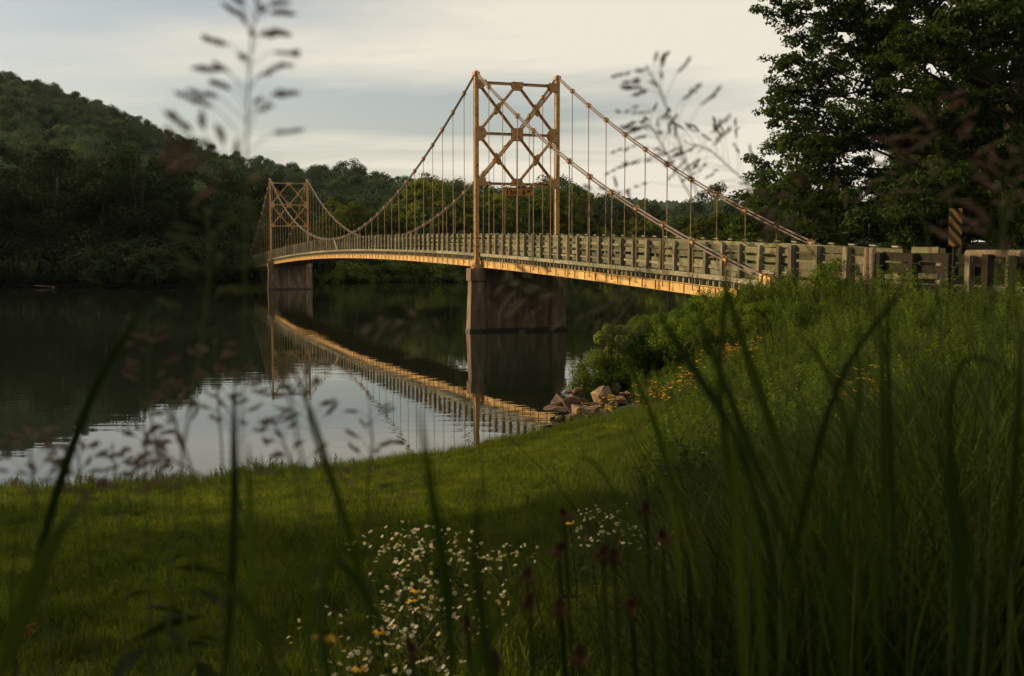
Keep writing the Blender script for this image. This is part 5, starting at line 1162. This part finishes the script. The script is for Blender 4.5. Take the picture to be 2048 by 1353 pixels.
# broad bladed plants; blades from root to tip
BL = [
 ('wide dark blade standing before the water, tip cut by blur, centre', [([(905,1353,.75),(890,1150,.72),(862,980,.7),(836,805,.7)], .013)], 'tall'),
 ('long blade slanting from the bottom to the deck reflection', [([(760,1353,1.0),(720,1150,.95),(655,930,.95),(612,800,.95),(578,725,.95)], .010)], 'tall'),
 ('pair of crossing blades in the lower left centre', [([(655,1353,.9),(640,1230,.9),(668,1120,.9)], .012), ([(670,1118,.9),(720,1170,.9),(780,1280,.9)], .011)], 'tall'),
 ('thin upright blade on the lawn at lower left', [([(618,1353,.9),(612,1150,.9),(606,1030,.9)], .008)], 'tallb'),
 ('tall upright blade before the water at left centre', [([(450,1353,1.0),(468,1100,1.0),(468,880,1.0),(470,760,1.0)], .013)], 'tall'),
 ('short broad blade end before the shore at left centre', [([(505,1353,.9),(502,1150,.9),(500,1000,.9),(497,880,.9)], .012)], 'tallb'),
 ('long leaf arching over the dark water at left', [([(30,1300,1.1),(110,1000,1.1),(190,780,1.1),(260,660,1.1),(292,590,1.1)], .014)], 'tall'),
 ('dark stalk at the lower left edge leaning right', [([(0,1353,.7),(60,1200,.7),(110,1080,.7),(170,1000,.75)], .02)], 'tall'),
 ('pale thin stem at the far lower left', [([(18,1353,1.2),(25,1150,1.2),(40,1020,1.2)], .006)], 'tallb'),
 ('very wide pale blade rising in the right foreground', [([(1490,1400,.62),(1480,1180,.62),(1470,980,.62),(1462,850,.6),(1458,840,.57)], .009), ([(1530,1400,.7),(1515,1150,.7),(1500,1000,.7),(1490,940,.7)], .008)], 'tallb'),
 ('arching blade whose bright elbow bends at the lawn, centre right', [([(1330,1353,1.0),(1290,1150,1.0),(1235,1000,1.0),(1190,930,1.0),(1160,918,1.0),(1145,950,1.0)], .007)], 'tallb'),
 ('curved pale leaf tip left of the wide blade', [([(1360,1200,1.1),(1345,1020,1.1),(1310,950,1.1),(1280,935,1.1)], .008)], 'tallb'),
 ('dark broad leaf slanting up left across the bank slope', [([(1560,1200,.9),(1480,900,.9),(1380,730,.9),(1330,650,.9),(1318,625,.9)], .012)], 'tall'),
 ('broad leaf crossing the slope towards the plank railing', [([(1620,1200,1.0),(1500,900,1.0),(1430,720,1.0),(1400,640,1.0),(1390,600,1.0)], .011)], 'tall'),
 ('dark leaf standing in front of the bridge end', [([(1480,1100,1.1),(1440,800,1.1),(1450,600,1.1),(1475,430,1.1)], .010)], 'tall'),
 ('broad dark leaf before the end of the girder', [([(1640,1150,1.2),(1540,850,1.2),(1470,640,1.2),(1452,560,1.2)], .016)], 'tall'),
 ('long dark leaf bending over towards the right railing', [([(1560,1300,1.0),(1610,1000,1.0),(1680,760,1.0),(1780,610,1.0),(1800,590,1.0)], .011)], 'tall'),
 ('crossing blades over the middle of the right slope', [([(1640,1250,1.1),(1690,950,1.1),(1720,760,1.1),(1700,640,1.1)], .011), ([(1720,1250,1.1),(1700,900,1.1),(1650,740,1.1),(1590,660,1.1)], .011)], 'tall'),
 ('upright bright edged blade before the dark railing', [([(1790,1200,1.3),(1780,900,1.3),(1775,700,1.3),(1778,520,1.3)], .011), ([(1770,1200,1.3),(1765,850,1.3),(1762,640,1.3)], .014)], 'tall'),
 ('long dark leaf falling to the right edge', [([(1980,1300,.9),(1900,900,.9),(1930,720,.9),(2048,760,.9)], .009), ([(2010,1200,.9),(2030,900,.9),(2046,650,.9)], .013)], 'tall'),
 ('pale bent blade low in the right foreground', [([(1560,1353,1.0),(1580,1150,1.0),(1600,1080,1.0),(1640,1040,1.0)], .009)], 'tallb'),
 ('green blade tip catching light at lower right', [([(1760,1353,1.0),(1740,1100,1.0),(1720,980,1.0),(1660,900,1.0),(1610,880,1.0)], .010)], 'tall'),
 ('blade reaching from the lower centre to the right cone flowers', [([(935,1400,.8),(960,1300,.8),(1000,1240,.8),(1050,1200,.8)], .014)], 'tallb'),
 ('wide blade in the bottom centre below the white cluster', [([(985,1400,.7),(965,1250,.7),(950,1120,.7),(960,960,.75)], .012)], 'tall'),
 ('thin stem arching above the sparse white flowers', [([(1420,1300,1.4),(1390,1100,1.4),(1340,950,1.4),(1290,800,1.4),(1240,690,1.4),(1235,650,1.4)], .008)], 'tall'),
 ('pale grass blade across the shrubs by the water', [([(1400,1200,1.5),(1330,900,1.5),(1270,760,1.5),(1245,700,1.5)], .009)], 'tallb'),
 ('thick dark blade rising at the lower right edge', [([(1930,1400,.6),(1915,1150,.6),(1890,950,.6),(1865,820,.6)], .013)], 'tall'),
 ('dark blade in the deep shade of the right corner', [([(1690,1400,.6),(1680,1200,.6),(1650,1020,.6),(1600,900,.6)], .012)], 'tall'),
 ('slim leaf leaning left at the bottom, left of the white cluster', [([(560,1400,.8),(520,1250,.8),(430,1150,.8),(380,1120,.8)], .012)], 'tall'),
]
for j, (lab, lv, lm) in enumerate(BL):
    GP(lab, [lv[0][0][0]], None, lv, seed=100+j, leafm=lm, group='broad grass leaves in the foreground')
# broadleaf weed silhouettes, lower left
for j, (u, v, Y, lab) in enumerate([(385,1150,1.5,'dark broadleaf weed with paired leaves at lower left'),(300,1230,1.3,'shadowed leafy weed low in the left corner'),(370,1300,1.2,'dark leafy weed at the bottom left edge')]):
    p = at(u, v, Y); g = h1(p.x, p.y); h = p.z-g; rg = np.random.default_rng(800+j); t_ = thing('broadleaf_weed', (p.x, p.y, g), lab, 'weed', 'broadleaf weeds in the foreground')
    mb = MB(); mb.tube([(0, 0, -.02), (.01, 0, h*.5), (0, 0, h+.05)], [.004, .003, .002], 5); obj('stem', mb.mesh('stem', M['stem'], True), t_)
    C = []; Nn = []
    for k in range(26):
        z = h*(.45+.6*k/26); a = k*1.57*1.03+rg.normal(0, .25); l_ = .045*(1.15-.5*k/26); C.append((math.cos(a)*l_, math.sin(a)*l_, z-.01)); Nn.append((math.cos(a)*.45, math.sin(a)*.45, 1))
    V, F = leaf_cloud(np.array(C), np.array(Nn), .075, .42, rg=rg); obj('leaves', quads_mesh('leaves', V, F, M['tall']), t_)
# scattered tall grass low across the very foreground, left and centre (uncountable)
fg_t = [tuft(900+i, 9, .10, .35, .95, .0055, M['tall'], .7, 6) for i in range(4)]
x = rng.uniform(-1.3, 2.2, 420); y = rng.uniform(1.25, 4.2, 420); u_ = 1024+FPX*x/y
ok = (u_ > -60) & (u_ < 2100) & (rng.random(420) < np.where(u_ > 1150, .95, np.where(u_ < 500, .38, .28)))
p = np.c_[x, y, hgt(x, y)][ok]; hh = (CAMH-p[:, 2]); u_ = u_[ok]
vt = np.where(u_ > 1500, rng.uniform(600, 1150, len(p)), np.where(u_ > 1150, rng.uniform(800, 1250, len(p)), rng.uniform(1040, 1340, len(p))))
zt = CAMH - (vt-516)/FPX*p[:, 1]; s_ = (zt-p[:, 2])/.98
ok = s_ > .15; p, s_ = p[ok], np.minimum(s_[ok], 1.5)
scatter('foreground_grass', p, fg_t, 'loose dark grass blades across the bottom of the view', 'grass', scales=s_, tilt=.22)

# ------------------------------------------------------------------ haze
hm_ = bpy.data.materials.new('thin_evening_haze'); hm_.use_nodes = True; t = hm_.node_tree; t.nodes.remove(t.nodes['Principled BSDF'])
pv = t.nodes.new('ShaderNodeVolumePrincipled'); pv.inputs['Color'].default_value = (.80, .86, .92, 1); pv.inputs['Density'].default_value = HAZE_D; pv.inputs['Anisotropy'].default_value = .2
t.links.new(pv.outputs[0], t.nodes['Material Output'].inputs['Volume'])
mb = MB(); mb.add([(x_, y_, z_) for z_ in (-6, 260) for x_, y_ in ((-2600, -300), (2600, -300), (2600, 3800), (-2600, 3800))], [(3,2,1,0),(4,5,6,7),(0,1,5,4),(1,2,6,5),(2,3,7,6),(3,0,4,7)])
tag(obj('haze', mb.mesh('haze', hm_)), 'thin evening haze over the river valley', kind='stuff')
